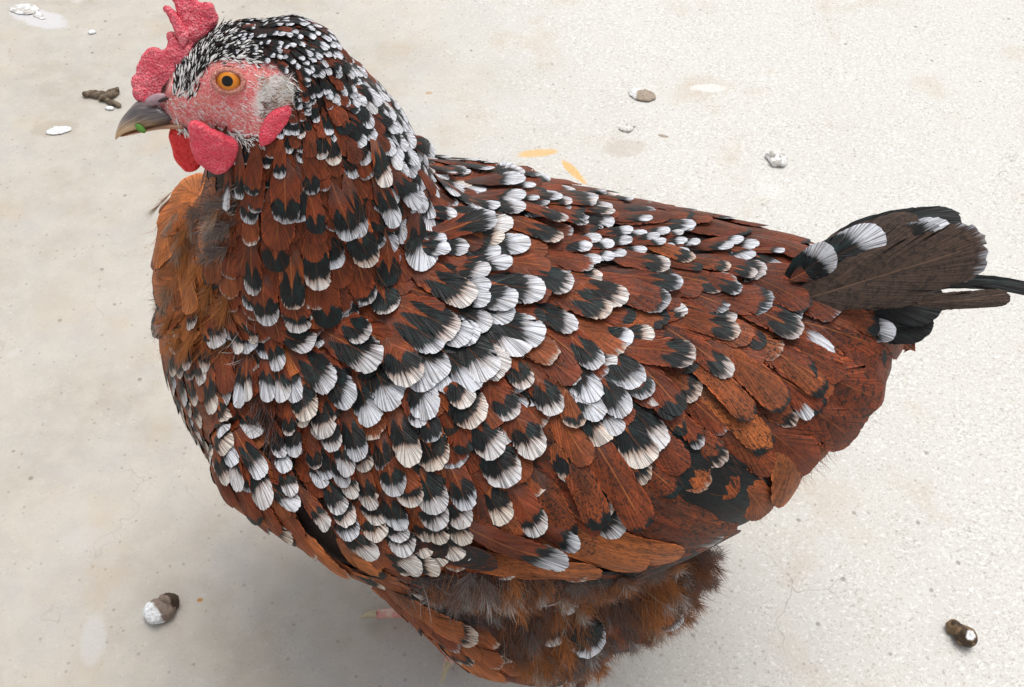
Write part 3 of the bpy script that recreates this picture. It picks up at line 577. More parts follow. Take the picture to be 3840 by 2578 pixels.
 (1210,545,72,34,17,.16,.16,.2,.4),(1310,740,66,34,20,.18,.3,.2,.3),(1120,715,78,34,15,.16,.15,.2,.5),(1120,950,60,34,18,.14,.15,.2,.5),(1760,620,55,34,16,.14,.1,.2,.45),(1500,760,70,36,18,0.,.1,.2,.6),(1860,660,50,34,14,.16,.1,.2,.5),(1600,860,62,36,18,0.,.12,.2,.62),
 (740,660,18,56,15,.11,.05,.1,.75),(600,690,22,34,6,.2,.15,.1,.7),(885,830,28,60,18,.1,.1,.1,.72),(435,470,38,24,6,.3,.1,.2,.6),(180,240,32,30,9,.3,.25,.1,.6),(430,295,14,30,12,.3,.2,.1,.62),(525,295,14,26,10,.3,.2,.1,.62),(690,230,28,30,11,.25,.3,.1,.6),(1200,205,10,56,12,.22,.1,.3,.42),(1490,100,32,34,13,.2,.15,.4,.5),
 ('T',453.3,373.3,.13699),
 (1400,645,55,42,20,.2,.3,.4,.5),(1500,540,52,42,14,.25,.4,.2,.4),(1370,775,52,40,14,.08,.1,.6,.65),(1100,505,52,34,15,.25,.3,.2,.4),(1200,440,50,30,10,.3,.3,.2,.35),(1050,350,52,28,10,.35,.3,.1,.35),(990,240,55,28,11,.35,.3,.1,.35),(1140,130,42,28,10,.35,.3,.1,.35),(890,765,62,30,13,.15,.25,.3,.5),
 (1100,985,62,34,14,.1,.3,.3,.5),(740,310,62,28,12,.2,.3,.3,.55),(890,400,72,28,12,.05,.1,.4,.5),(1210,1110,32,34,11,.2,.1,.3,.4),(900,1185,22,32,10,.2,.1,.3,.4),(1570,345,60,34,11,0.,.15,.5,.58),(1670,440,55,32,9,0.,.12,.5,.58),(1770,535,55,30,8,.08,.08,.4,.6),(1410,205,55,26,8,.15,.1,.6,.55),(1340,1050,60,56,15,0.,.03,.7,.58),
 ('T',0.,0.,1.),
 (878,338,30,52,20,0.,.0,.9,.42),(877,362,35,52,20,0.,.0,.9,.45),(869,394,42,50,22,0.,.0,.9,.48),(862,422,48,50,22,0.,.0,.8,.48),(838,440,50,48,22,0.,.0,.7,.54),(816,466,54,48,22,0.,.0,.7,.6),(780,490,60,46,20,0.,.0,.6,.64),(762,505,66,40,17,0.,.0,.6,.64),
 (176,200,165,38,24,0.,.0,.1,.80),(168,228,140,40,24,0.,.0,.1,.82),(172,300,112,38,22,0.,.03,.1,.72),(215,250,112,34,18,0.,.0,.1,.86),(200,300,100,38,20,0.,.0,.1,.84),
 (860,400,42,50,22,0.,.0,.9,.5),(835,430,48,48,22,0.,.0,.8,.55),(800,465,54,48,22,0.,.0,.7,.6),(820,395,42,50,20,0.,.0,.8,.48),(865,350,35,50,20,0.,.0,.9,.46),
 ('T',453.3,373.3,.13699),
 (1050,1060,66,44,13,0.,.1,.9,.55),(830,1160,60,40,13,0.,.1,1.,.58),(300,1130,62,36,14,0.,.1,1.,.62),(480,1160,55,34,12,0.,.05,.9,.62),
]
TIPS = []
feats = []       # (size, tippx, dict)
def proj(p):
    r = np.asarray(p)-CAM; w_ = r@FW; return 512+FOC*(r@np.array([1, 0, 0]))/w_, 343.5-FOC*(r@UP)/w_
def lay(q, n, d, L, W, a, lift=1., ext=False, **k):
    W_ = W
    h1 = min(.0052, .0011+L*.075)*lift*RS.uniform(.8, 1.25); h0 = .0003+(.0011 if ext else 0)
    if ext: h1 += .0014
    G = drape(q, n, d, L, W_, h0, h1, K=7)
    w_, b_, mot, tone, prob = a
    return G
# --- filler plumage by dart throwing over the body surface
tri = np.array([p.vertices[:3] for p in bme.polygons]); cent = BV[tri].mean(1)
order = RS.permutation(len(cent))
acc_p, acc_r, acc = np.zeros((9000, 3)), np.zeros(9000), []
cellmap = {}
def okd(p, r):
    c = (p/.012).astype(int); 
    for i in range(-1, 2):
        for j in range(-1, 2):
            for k in range(-1, 2):
                for z in cellmap.get((c[0]+i, c[1]+j, c[2]+k), ()):
                    if np.sum((acc_p[z]-p)**2) < (min(r, acc_r[z]+.001))**2: return False
    return True
facedist = polydist(hp(cent), FP); isf = (cent[:, 2] > .30) & (cent[:, 0] < -.06)
PN = np.array([bme.polygons[i].normal[:] for i in range(len(tri))])
vals = None
# vectorised field lookup
KD2 = None
def sample_many(C):
    d2 = ((C[:, None, :]-FPt[None])**2).sum(2); k = np.argpartition(d2, 4, axis=1)[:, :4]
    dk = np.take_along_axis(d2, k, 1); wg = 1/(dk+2e-5)**1.2; wg /= wg.sum(1)[:, None]
    return (FDr[k]*wg[..., None]).sum(1), (FAt[k]*wg[..., None]).sum(1)
sub = order[:26000]
sub = sub[(cent[sub, 2] > .055)]
SD, SA = sample_many(cent[sub])
na = 0
for ii, i in enumerate(sub):
    p = cent[i]; n = PN[i]
    if isf[i] and facedist[i] > -.0005: continue
    if p[0] < -.106 and p[2] > .318: continue
    L, W = SA[ii, 0]*.00088, SA[ii, 1]*.00088
    r = min(.0094, math.sqrt(L*W)*(.38 if L > .012 else .32)); W_c = W
    if not okd(p, r): continue
    c = tuple((p/.012).astype(int)); cellmap.setdefault(c, []).append(na); acc_p[na] = p; acc_r[na] = r
    acc.append((i, ii)); na += 1
    if na >= 8990: break
EXC = [[(262,432),(278,436),(305,478),(335,512),(372,546),(352,556),(308,528),(280,495),(262,455)], [(610,528),(640,500),(690,488),(758,500),(750,530),(690,556),(610,572),(560,570),(600,545)],
    [(565,237),(640,230),(702,240),(706,262),(640,276),(585,288),(560,262)], [(712,243),(762,245),(768,272),(718,270)],
    [(155,160),(238,160),(242,182),(205,190),(175,190)]]
EXC = [np.array(e_, float) for e_ in EXC]
def excluded(p, n):
    if np.dot(n, CAM-p) <= 0: return False
    x, y = [v_ for v_ in (lambda r_: (512+FOC*r_[0]/(r_@FW), 343.5-FOC*(r_@UP)/(r_@FW)))(p-CAM)]
    return any(inpoly(np.array([[x, y]]), e_)[0] for e_ in EXC)
acc = [a_ for a_ in acc if not excluded(cent[a_[0]], PN[a_[0]]) and not (cent[a_[0]][0] > .02 and excluded(cent[a_[0]]+nrm(SD[a_[1]])*SA[a_[1], 0]*.00036, PN[a_[0]]))]
print('filler', na)
for (i, ii) in acc:
    p = cent[i]; n = nrm(PN[i]); d = nrm(SD[ii]-n*np.dot(SD[ii], n)); a = SA[ii]
    sdv = np.cross(n, d); d = nrm(d+sdv*RS.normal(0, .10))
    L = a[0]*.00090*RS.uniform(.82, 1.15); W = a[1]*.00088*RS.uniform(.8, 1.15)*(.76 if a[0] > 33 else 1.)
    q, n = near(p-d*L*.6)      # the dart marks a point 60 % along, so tips stay in their region
    n = nrm(n*.5+nrm(PN[i])*.5) if np.dot(n, PN[i]) < .3 else n
    feats.append(dict(q=q, n=n, d=d, L=L, W=W, a=a, ext=False, c=p))

TR_ = None
for e in EX:
    if e[0] == 'T': TR_ = e[1:]; continue
    tx, ty, ang, L, W = TR_[0]+e[0]*TR_[2], TR_[1]+e[1]*TR_[2], *e[2:5]
    q, n = hit(tx, ty); x_, y_ = tx, ty; k_ = 0
    while q is None and k_ < 12: x_ += (520-x_)*.015; y_ += (370-y_)*.015; k_ += 1; q, n = hit(x_, y_)
    if q is None: print('EX miss', tx, ty); continue
    tx, ty = x_, y_
    d = pixdir(tx, ty, q, n, ang); L *= .00093; W *= .00089
    # walk back from the tip to the root over the surface
    tip = q.copy(); dd = -d
    for _ in range(5):
        a_, b_ = near(q+dd*L/5)
        if np.linalg.norm(a_-q) < L/12: a_ = q+dd*L/5; b_ = n
        dd = nrm(a_-q); q, n = a_, b_; dd = nrm(dd-n*np.dot(dd, n))
    feats.append(dict(q=q, n=n, d=-dd, L=L, W=W, a=np.array(e[3:9]+(1.,)), ext=True, c=tip, name=e[9] if len(e) > 9 else 'feather', w=e[5], b=e[6]))
    TIPS.append((tip, W))
if TIPS:
    TP = np.array([t[0] for t in TIPS]); TW = np.array([t[1] for t in TIPS])

cnt = 0
singles = []
batches = {}
for f in feats:
    a = f['a']; L, W = f['L'], f['W']
    tip = f['c']
    if not f['ext']:
        tipp = f['c']+f['d']*L*.4
        w_, b_ = a[2], a[3]
        has = RS.rand() < a[6]
        if TIPS and has:
            dm = np.linalg.norm(TP-tipp, axis=1)-TW*.9
            if dm.min() < 0: has = RS.rand() < .2
        if not has:
            w_ = 0 if RS.rand() < .75 else w_*.3; b_ = b_*RS.choice([0, 0, 0, .5])
        else: w_ *= RS.uniform(.7, 1.25); b_ *= RS.uniform(.75, 1.25)
    else: w_, b_ = f['w'], f['b']
    tone = np.clip(a[5]+RS.normal(0, .10), 0, 1); mot = max(0, a[4]*RS.uniform(.7, 1.2))
    h1 = min(.0080, .0009+L*.15)*RS.uniform(.6, 1.2); h0 = .0003
    if np.dot(f['n'], nrm(CAM-f['q'])) < .35: h1 *= .5
    if f['ext']: h1 += .0022; h0 += .0010
    G = drape(f['q'], f['n'], f['d'], L, W, h0, h1, K=7 if L > .012 else 4)
    x, y = proj(G[-1, 3]); big = L > .024; small = L < .012
    shaft = 0. if L < .020 else np.clip(RS.normal(.6, .4), 0., 1.)
    down_ = (not f['ext']) and f['c'][2] < .175 and f['c'][0] > -.05 and abs(a[1]-21) < 2.5
    if down_: tone = np.clip(RS.normal(.45, .22), .05, .9); w_ *= .6; shaft = 0
    NS, NT = (26, 3) if big else ((8, 1) if small else (16, 2))
    if f['ext']: NS, NT = int(min(44, 16+L*600)), 3
    r = blade(G, L, W, w_, b_, mot, tone, shaft, .35 if L > .02 else 0, NS, NT, rnd=1.15 if L > .015 else .9, fray=(.045 if f['ext'] else (.07 if not small else .12))+(.22 if down_ else 0))
    vis = (0 < x < 1024) and (0 < y < 687) and np.dot(f['n'], CAM-f['q']) > 0
    hh = bvh.ray_cast(Vector(CAM), Vector(nrm(G[-1, 3]-CAM))); 
    if vis and hh[0] is not None and np.linalg.norm(np.array(hh[0])-G[-1, 3]) > .02: vis = False
    zone = 'head' if small else 'body'
    singles.append(((L*W if vis else 0)+(1 if f['ext'] and vis else 0), f, r))
singles.sort(key=lambda s: -s[0])
NAMEK = lambda c: 'neck_feather' if c[2] > .262 and c[0] < -.02 else ('breast_feather' if c[0] < -.115 else ('saddle_feather' if c[0] > .05 or c[2] > .25 else 'wing_covert_feather'))
BIGN = 300
bt = {}
for i, (sz, f, r) in enumerate(singles):
    if i < BIGN and sz > 0:
        me = mesh_np('feather', r[0], r[1])
        for k, v in r[2].items(): set_attr(me, k, v)
        o = link(NAMEK(f['c']), me, M_FEATHER, hen); place(o)
    else:
        nm = 'head_feathers' if f['L'] < .012 else {'neck_feather': 'neck_plumage', 'breast_feather': 'breast_plumage', 'saddle_feather': 'saddle_plumage', 'wing_covert_feather': 'flank_plumage'}[NAMEK(f['c'])]
        bt.setdefault(nm, Batch()).add(r)
for nm, b in bt.items(): b.build(nm)

# ------------------------------------------------------------------ head: generic pieces built on the head's own middle plane
def fill_poly(name, pts, thick, mat, voxel=.0009, smooth=6, jitter=.0005, parent=hen, bulge=None):
    """closed outline (3-D points on one plane) given thickness, rounded and wrinkled"""
    pts = [Vector(p) for p in pts]; c = sum(pts, Vector())/len(pts)
    n = Vector((0, 0, 0))
    for i in range(len(pts)): n += (pts[i-1]-c).cross(pts[i]-c)
    n.normalize()
    bm = bmesh.new(); a = [bm.verts.new(p-n*thick/2) for p in pts]; b = [bm.verts.new(p+n*thick/2) for p in pts]
    bm.faces.new(a[::-1]); bm.faces.new(b)
    for i in range(len(pts)): bm.faces.new((a[i-1], a[i], b[i], b[i-1]))
    bmesh.ops.triangulate(bm, faces=bm.faces[:]); bmesh.ops.recalc_face_normals(bm, faces=bm.faces[:])
    me = bpy.data.meshes.new(name); bm.to_mesh(me); bm.free(); o = link(name, me)
    m = o.modifiers.new('r', 'REMESH'); m.mode = 'VOXEL'; m.voxel_size = voxel; m.use_smooth_shade = True
    m = o.modifiers.new('s', 'SMOOTH'); m.factor = .6; m.iterations = smooth
    me2 = bpy.data.meshes.new_from_object(o.evaluated_get(bpy.context.evaluated_depsgraph_get())); o.modifiers.clear(); o.data = me2; me2.name = name
    bpy.data.meshes.remove(me)
    V = np.empty(len(me2.vertices)*3, np.float32); me2.vertices.foreach_get('co', V); V = V.reshape(-1, 3)
    N = np.empty(len(me2.vertices)*3, np.float32); me2.vertices.foreach_get('normal', N); N = N.reshape(-1, 3)
    for i in range(len(V)):
        p = Vector(V[i]); d = noise.noise(p*260)*1.1+noise.noise(p*700)*.55+noise.noise(p*90)*1.0
        V[i] += N[i]*d*jitter
    me2.vertices.foreach_set('co', V.ravel()); me2.update()
    me2.materials.clear(); me2.materials.append(mat); o.parent = parent; place(o); return o
def smooth_closed(P, n=4):
    P = np.array(P, float); out = []
    for i in range(len(P)):
        p0, p1, p2, p3 = P[i-1], P[i], P[(i+1) % len(P)], P[(i+2) % len(P)]
        for k in range(n):
            t = k/n; out.append(.5*((2*p1)+(-p0+p2)*t+(2*p0-5*p1+4*p2-p3)*t*t+(-p0+3*p1-3*p2+p3)*t**3))
    return np.array(out)
def hplane(pts, off=0., n=None):
    n = HSIDE if n is None else n
    return [on_plane(*cz(*p), HC+HSIDE*off, n) for p in pts]
comb_front = [(215,690),(225,640),(262,600),(262,540),(292,520),(290,470),(330,440),(345,400),(392,392),(430,402),(468,432),(500,400),(520,380),(508,330),(512,285),(535,258),(568,275),(600,330),(640,380),(700,360),(720,480),(640,640),(560,760),(500,830),(380,880),(290,850),(235,790),(238,740)]
comb_back = [(620,350),(650,290),(640,200),(604,128),(580,50),(545,-20),(555,-70),(600,-95),(650,-70),(700,-80),(740,-30),(770,20),(800,15),(840,5),(880,25),(905,60),(918,100),(935,150),(930,200),(905,250),(860,300),(760,360),(700,430),(640,430)]
fill_poly('comb', smooth_closed(hplane(comb_front, 0), 3), .0052, M_COMB, jitter=.0006)
fill_poly('comb', smooth_closed(hplane(comb_back, -.0015), 3), .0050, M_COMB, jitter=.0006)
comb_lobe = [(650,420),(610,330),(580,270),(548,200),(512,125),(484,80),(490,46),(514,40),(545,66),(585,115),(620,160),(660,230),(700,330)]
fill_poly('comb', smooth_closed(hplane(comb_lobe, .001), 3), .0046, M_COMB, jitter=.0004, smooth=4)
wn = nrm(HSIDE+np.array([.12, 0, -.3]))
fill_poly('wattle', smooth_closed([on_plane(*cz(*p), HC+HSIDE*.0215, wn) for p in [(690,1040),(690,1150),(718,1270),(770,1360),(860,1425),(950,1450),(1040,1415),(1095,1330),(1112,1240),(1085,1180),(1000,1140),(880,1080),(760,1020)]], 3), .0042, M_WATTLE, jitter=.0005)
fill_poly('wattle', smooth_closed([on_plane(*cz(*p), HC-HSIDE*.000, wn) for p in [(522,1100),(545,1230),(580,1330),(640,1405),(700,1432),(765,1405),(795,1350),(790,1250),(740,1120),(620,1060)]], 3), .0052, M_WATTLE2, jitter=.0003)
en = nrm(HSIDE+np.array([.35, 0, -.15]))
fill_poly('earlobe', smooth_closed([on_plane(*cz(*p), HC+HSIDE*.0225+np.array([.012, 0, 0]), en) for p in [(1272,1222),(1290,1120),(1330,1010),(1400,940),(1500,880),(1545,870),(1552,950),(1525,1045),(1450,1125),(1375,1190),(1315,1232)]], 3), .0045, M_WATTLE, jitter=.0004)

def horn(name, top, bot, hw, flat, nx=22, nr=16, off=0., mouth=None):
    """tapering horn piece: top and bottom outline in the middle plane, half widths; flat = squash of the lower half"""
    T = np.array(hplane(top, off)); B = np.array(hplane(bot, off))
    u = np.linspace(0, 1, len(T)); uu = np.linspace(0, 1, nx)
    def ip(A): return np.stack([np.interp(uu, u, A[:, k]) for k in range(3)], 1)
    def sm(A):
        for _ in range(2): A[1:-1] = (A[:-2]+A[1:-1]*2+A[2:])/4
        return A
    T, B = sm(ip(T)), sm(ip(B)); Wd = np.interp(uu, u, hw); V, F, A = [], [], []
    for i in range(nx):
        c = (T[i]+B[i])/2; h = (T[i]-B[i])/2
        for j in range(nr):
            a = 2*math.pi*j/nr; ca, sa = math.cos(a), math.sin(a)
            k = 1. if sa > 0 else flat
            V.append(c+h*sa*1.0+HSIDE*(ca*Wd[i]*(abs(ca)**-.12 if abs(ca) > .05 else 1)*(1 if sa > -.3 else .95)))
            A.append((uu[i], .5-.5*sa, mouth if mouth else 0))
    for i in range(nx-1):
        for j in range(nr): F.append((i*nr+j, i*nr+(j+1) % nr, (i+1)*nr+(j+1) % nr, (i+1)*nr+j))
    F.append(tuple(range(nr))[::-1]); F.append(tuple((nx-1)*nr+j for j in range(nr)))
    me = mesh_np(name, V, F); set_attr(me, 'bk', np.array(A)); o = link(name, me, M_BEAK, hen); place(o); return o
horn('upper_beak', [(430,835),(330,838),(270,835),(235,865),(180,925),(130,990),(95,1070),(78,1150),(76,1172)],
     [(640,1000),(560,1035),(480,1050),(400,1065),(300,1085),(200,1110),(130,1135),(92,1160),(80,1176)], [.0092,.0086,.0078,.0069,.0060,.0049,.0037,.0020,.0004], 1.)
horn('lower_beak', [(690,985),(600,1000),(520,1020),(430,1045),(330,1072),(240,1098),(170,1122),(120,1140)],
     [(690,1075),(600,1072),(520,1070),(430,1080),(330,1102),(240,1122),(170,1138),(128,1148)], [.0088,.0080,.0072,.0062,.0054,.0045,.0034,.0012], 1., mouth=.75)
# nostril shield
q0 = on_plane(*cz(412, 835), HC+HSIDE*.0078, HSIDE)
def ellipsoid(name, c, ax, ay, az, mat, seg=20, ring=12, parent=hen, nz=0.):
    V, F = [], []
    for i in range(ring+1):
        t = math.pi*i/ring
        for j in range(seg):
            a = 2*math.pi*j/seg; p = c+ax*(math.sin(t)*math.cos(a))+ay*(math.sin(t)*math.sin(a))+az*math.cos(t)
            if nz: p = p+nrm(p-c)*noise.noise(Vector(p)*600)*nz
            V.append(p)
    for i in range(ring):
        for j in range(seg): F.append((i*seg+j, i*seg+(j+1) % seg, (i+1)*seg+(j+1) % seg, (i+1)*seg+j))
    me = mesh_np(name, V, F); o = link(name, me, mat, parent); place(o); return o
HF = nrm(np.cross(HSIDE, HU)); HF = HF if HF[0] < 0 else -HF
fwdn = nrm(HF*.93+HU*-.30)   # along the nostril
ellipsoid('nostril', q0, fwdn*.0042, nrm(np.cross(HSIDE, fwdn))*.0019, HSIDE*.0014, mat_flat('nostril_flesh', (.36, .24, .27), .45), nz=.0002)
q1 = on_plane(*cz(475, 838), HC+HSIDE*.0088, HSIDE)
ellipsoid('nostril_slit', q1, fwdn*.0022, nrm(np.cross(HSIDE, fwdn))*.0006, HSIDE*.0006, mat_flat('slit_dark', (.03, .015, .015), .6))
# green crumb stuck to the beak
q2 = on_plane(*cz(285, 1078), HC+HSIDE*.0062, HSIDE)
tag(ellipsoid('leaf_crumb', q2, nrm(HF*-.6-HU*.5)*.0021, nrm(HF*-.5+HU*.6)*.0013, HSIDE*.0006, mat_flat('leaf_green', (.10, .26, .035), .5), nz=.0004), 'tiny bright green scrap of leaf stuck to the side of the beak', 'leaf scrap').parent = None
bpy.data.objects['leaf_crumb'].location = (0, 0, 0)

# eye: a ball set in a socket of skin folds; iris, pupil and lid ring
def mat_eye():
    g = NG('eye_ball'); a, b, c_ = g.attr('ey')    # radius from the eye's axis, angle
    n = g.noise(g.vec(g.math('MULTIPLY', a, 1.), g.math('MULTIPLY', b, 9.), 0.), 1., 3., .6)
    iris = g.mix(g.step(a, .45, .98), g.mix(g.step(n, .35, .65), (.62, .18, .010), (.84, .31, .02)), (.40, .10, .006))
    iris = g.mix(g.step(n, .45, .6, 0., .35), iris, (.30, .09, .01))
    c = g.mix(g.step(a, .44, .38), iris, (.004, .004, .005)); c = g.mix(g.step(a, .93, 1.), c, (.03, .012, .008))
    return g.out(c, .04, .4)
M_EYE = mat_eye()
def add_eye(q, n, r=.0050, R0=.0046):
    n = nrm(n); s = nrm(np.cross(n, (0, 0, 1))); t = np.cross(s, n); c = q-n*.0026
    V, F, A = [], [], []; NR, NS_ = 16, 40
    for i in range(NR):
        th = 1.25*i/(NR-1)
        for j in range(NS_):
            a = 2*math.pi*j/NS_; V.append(c+R0*1.25*(n*math.cos(th)*.92+(s*math.cos(a)*1.06+t*math.sin(a))*math.sin(th))); A.append((math.sin(th)*R0*1.25/r, a, 0))
    for i in range(NR-1):
        for j in range(NS_): F.append((i*NS_+j, i*NS_+(j+1) % NS_, (i+1)*NS_+(j+1) % NS_, (i+1)*NS_+j))
    me = mesh_np('eye', V, F); set_attr(me, 'ey', np.array(A)); eye = link('eye', me, M_EYE, hen); place(eye)
    # lid rings
    lid = mat_red('eyelid_skin', (.50, .16, .13), (.78, .40, .30), 1.)
    for nm, rr, w_, h_, col in (('eyelid', 1.0, .0010, .0008, lid),):
        V, F = [], []
        for j in range(56):
            a = 2*math.pi*j/56; e = .80 if math.sin(a) > 0 else .84
            rad = r*(1.07+.05*math.cos(2*a)); cen = q+(s*math.cos(a)*rad*1.04+t*math.sin(a)*rad*e)+n*.0006
            out_ = nrm(s*math.cos(a)+t*math.sin(a)*e)
            for k in range(8):
                b = 2*math.pi*k/8; V.append(cen+out_*math.cos(b)*w_*(1+.2*math.sin(a*17+j))+n*(math.sin(b)*h_))
        for j in range(56):
            for k in range(8): F.append((j*8+k, ((j+1) % 56)*8+k, ((j+1) % 56)*8+(k+1) % 8, j*8+(k+1) % 8))
        place(link(nm, mesh_np(nm, V, F), col, hen))
    return s, t
eq, en_ = hit(*cz(1025, 678)); EYE = eq; eN = nrm(en_*.55+HSIDE*.6)
add_eye(eq, eN, .0045, .0041)
# the eye turned away
eq2 = eq-2*np.dot(eq-HC, HSIDE)*HSIDE; eq2, n2_ = near(eq2); add_eye(eq2, nrm(n2_*.5-HSIDE*.6))

# ------------------------------------------------------------------ thin strands: bristles of the face, down, loose barbs
class Strands:
    def __init__(s): s.V, s.F, s.C, s.n = [], [], [], 0
    def add(s, p, d, n, L, wd, c0, c1, bend=.3, segs=3):
        side = nrm(np.cross(d, n)); pts = []; q = p.copy(); dd = d.copy(); b = RS.normal(0, bend, 3)
        for k in range(segs+1):
            v = k/segs; ww = wd*(1-v*.85)*(.6+.4*min(1, v*3)); col = c0*(1-v)+c1*v
            s.V += [q-side*ww/2, q+n*ww*.35, q+side*ww/2]; s.C += [col]*3
            if k < segs: dd = nrm(dd+b/segs); q = q+dd*L/segs
        for k in range(segs):
            a = s.n+3*k; s.F += [(a, a+1, a+4, a+3), (a+1, a+2, a+5, a+4)]
        s.n += 3*(segs+1)
    def build(s, name, parent=hen):
        me = mesh_np(name, np.array(s.V), np.array(s.F)); set_attr(me, 'col', np.array(s.C)); o = link(name, me, M_STRAND, parent); place(o); o['kind'] = 'stuff'; return o
def surf_dir(px, py, ang):
    q, n = hit(px, py)
    return (None, None, None) if q is None else (q, n, pixdir(px, py, q, n, ang))
WHT, CRM, BLK, BRN, ORG, GRY = map(np.array, ((.78,.76,.74), (.72,.62,.50), (.012,.010,.010), (.12,.045,.02), (.34,.125,.04), (.11,.088,.085)))
fb = Strands(); WHTB = np.array((.93, .92, .90))
FPIX = np.array([cz(*c) for c in FACE])
eyepx = np.array(cz(1025, 678)); n_b = 0
lo, hi = FPIX.min(0)-3, FPIX.max(0)+3
for _ in range(5200):
    x, y = RS.uniform(lo, hi)
    if not inpoly(np.array([[x, y]]), FPIX)[0]: continue
    cx, cy = (x-106.7)/.119, y/.119
    e = math.hypot((x-eyepx[0])/17., (y-eyepx[1])/14.)
    if e < 1.05: continue
    # density: few hairs around the eye, many on the lower cheek and before the eye
    edge = polydist(np.array([[x, y]]), FPIX)[0]
    dens = .12+.26*(cy > 850)+.2*(edge < 4)+.18*(cx < 800)
    if 1250 < cx < 1600 and 640 < cy < 1000: dens = 1.3
    if RS.rand() > dens: continue
    ang = 14+(cy-800)*.045 if cy > 780 else (-40+(cx-600)*.09)
    if cx < 760 and 400 < cy < 800: ang = -62
    if cy > 950: ang = 24
    tuft = 1270 < cx < 1585 and 650 < cy < 1000
    if tuft: ang = RS.uniform(-50, 30)
    q, n, d = surf_dir(x, y, ang+RS.normal(0, 14))
    if q is None: continue
    d = nrm(d+n*RS.uniform(.12, .4)); L = RS.uniform(.0012, .0030)*(1.5 if tuft else 1)
    c = WHTB*RS.uniform(.8, 1.) if RS.rand() < .8 else CRM*.8
    if tuft and RS.rand() < .12: c = np.array((.30, .18, .11))
    if tuft and cy > 840 and cx < 1400 and RS.rand() < .6: c = np.array((.16, .08, .05))
    fb.add(q-n*.0001, d, n, L, RS.uniform(.00022, .00042), c, c)
    n_b += 1
# white tear-shaped bristle feathers bordering the comb and brow, and under the chin
for (x0, y0, x1, y1, ang, num, wd, L) in ((820,520,700,800,-60,60,.0006,.003),(720,820,600,700,-60,60,.0007,.003),(700,1060,1270,1190,22,230,.0007,.0048),(560,1040,700,1150,50,70,.0006,.005),(620,1130,700,1200,62,40,.0007,.006),(1000,1150,1290,1240,40,90,.0006,.004),(900,470,1300,500,10,110,.0006,.003),(1540,700,1640,900,40,60,.0006,.003)):
    for _ in range(num):
        t = RS.rand(); x, y = cz(x0+(x1-x0)*t+RS.normal(0, 26), y0+(y1-y0)*t+RS.normal(0, 26))
        q, n, d = surf_dir(x, y, ang+RS.normal(0, 12))
        if q is None: continue
        c = WHTB*RS.uniform(.85, 1.) if RS.rand() < .7 else BLK
        fb.add(q, nrm(d+n*RS.uniform(.1, .35)), n, L*RS.uniform(.7, 1.3), wd*RS.uniform(.7, 1.3), c, c, .25)
BROW = np.array([cz(*p) for p in [(560,800),(570,560),(620,440),(700,370),(800,300),(930,220),(1040,200),(1150,330),(1300,420),(1250,490),(1000,470),(880,520),(800,600),(700,720),(620,830)]])
lo, hi = BROW.min(0), BROW.max(0)
for _ in range(2600):
    x, y = RS.uniform(lo, hi)
    if not inpoly(np.array([[x, y]]), BROW)[0]: continue
    cx = (x-106.7)/.119; ang = np.interp(cx, [580, 700, 850, 1000, 1250], [-78, -66, -48, -22, 12])
    q, n, d = surf_dir(x, y, ang+RS.normal(0, 8))
    if q is None: continue
    k = RS.rand(); c = WHTB*RS.uniform(.85, 1.) if k < .42 else BLK*1.5
    fb.add(q+n*.0002*RS.rand(), nrm(d+n*RS.uniform(.08, .25)), n, RS.uniform(.0022, .0038)*(1 if k < .42 else 1.3), RS.uniform(.0007, .0012), c, c, .15)
fb.build('face_bristles')
# the other cheek gets the same kind of bristles, sparser
fo = Strands()
cf = np.where((mf > .5) & (((BV-HC)@HSIDE) < -.002))[0]
for i in RS.choice(cf, min(900, len(cf)), False):
    n = BN[i]; d = nrm(np.array([1, 0, -.2])-n*n[0]); fo.add(BV[i], nrm(d+n*.3), n, RS.uniform(.0015, .003), .0004, WHT*.8, WHT)
fo.build('far_cheek_bristles')

# ------------------------------------------------------------------ flight feathers of the folded wing
def flight(name, tx, ty, ang, L, W, **k):
    ty -= 11
    q, n = hit(tx, ty); x_, y_ = tx, ty; kk = 0
    while q is None and kk < 25: x_ += (520-x_)*.01; y_ += (370-y_)*.012; kk += 1; q, n = hit(x_, y_)
    d = pixdir(x_, y_, q, n, ang); dd = -d
    tip = q.copy()
    for _ in range(8):
        a_, b_ = near(q+dd*L/8); 
        if np.linalg.norm(a_-q) < L/20: a_ = q+dd*L/8; b_ = n
        dd = nrm(a_-q); q, n = a_, b_; dd = nrm(dd-n*np.dot(dd, n))
    h0, h1 = k.pop('h', (.002, .007))
    G = drape(q, n, -dd, L, W, h0, h1, K=10)
    r = blade(G, L, W, NS=48, NT=4, fray=.018, **k)
    me = mesh_np(name, r[0], r[1])
    for kk, v in r[2].items(): set_attr(me, kk, v)
    o = link(name, me, M_FEATHER, hen); place(o); return o
for (tx, ty, ang, L, W, mot, tone, w_, b_, h) in (
    (756, 531, -4, .110, .030, .9, .45, 0, .75, (.009, .0130)), (752, 520, 1, .105, .026, .3, .0, 0, 1.5, (.0085, .0120)), (735, 532, -4, .110, .022, 1.3, .45, 0, 0, (.007, .0105)), (716, 540, -6, .118, .020, 1.15, .62, 0, 0, (.006, .0085)),
    (702, 545, -8, .115, .017, 1.1, .5, .04, .03, (.005, .007)), (672, 556, -6, .110, .014, .5, .8, .0, 0, (.0025, .0045)), (640, 565, -3, .100, .013, .4, .8, 0, 0, (.002, .0035)),
    (600, 571, 0, .085, .012, .5, .78, 0, 0, (.002, .003)), (500, 563, 6, .055, .012, 1.6, .2, 0, 0, (.001, .002))):
    flight('flight_feather', tx, ty, ang, L, W, w=w_, b=b_, mot=mot, tone=tone, shaft=.5 if ty < 525 else 0, grey=0., rnd=1.6)
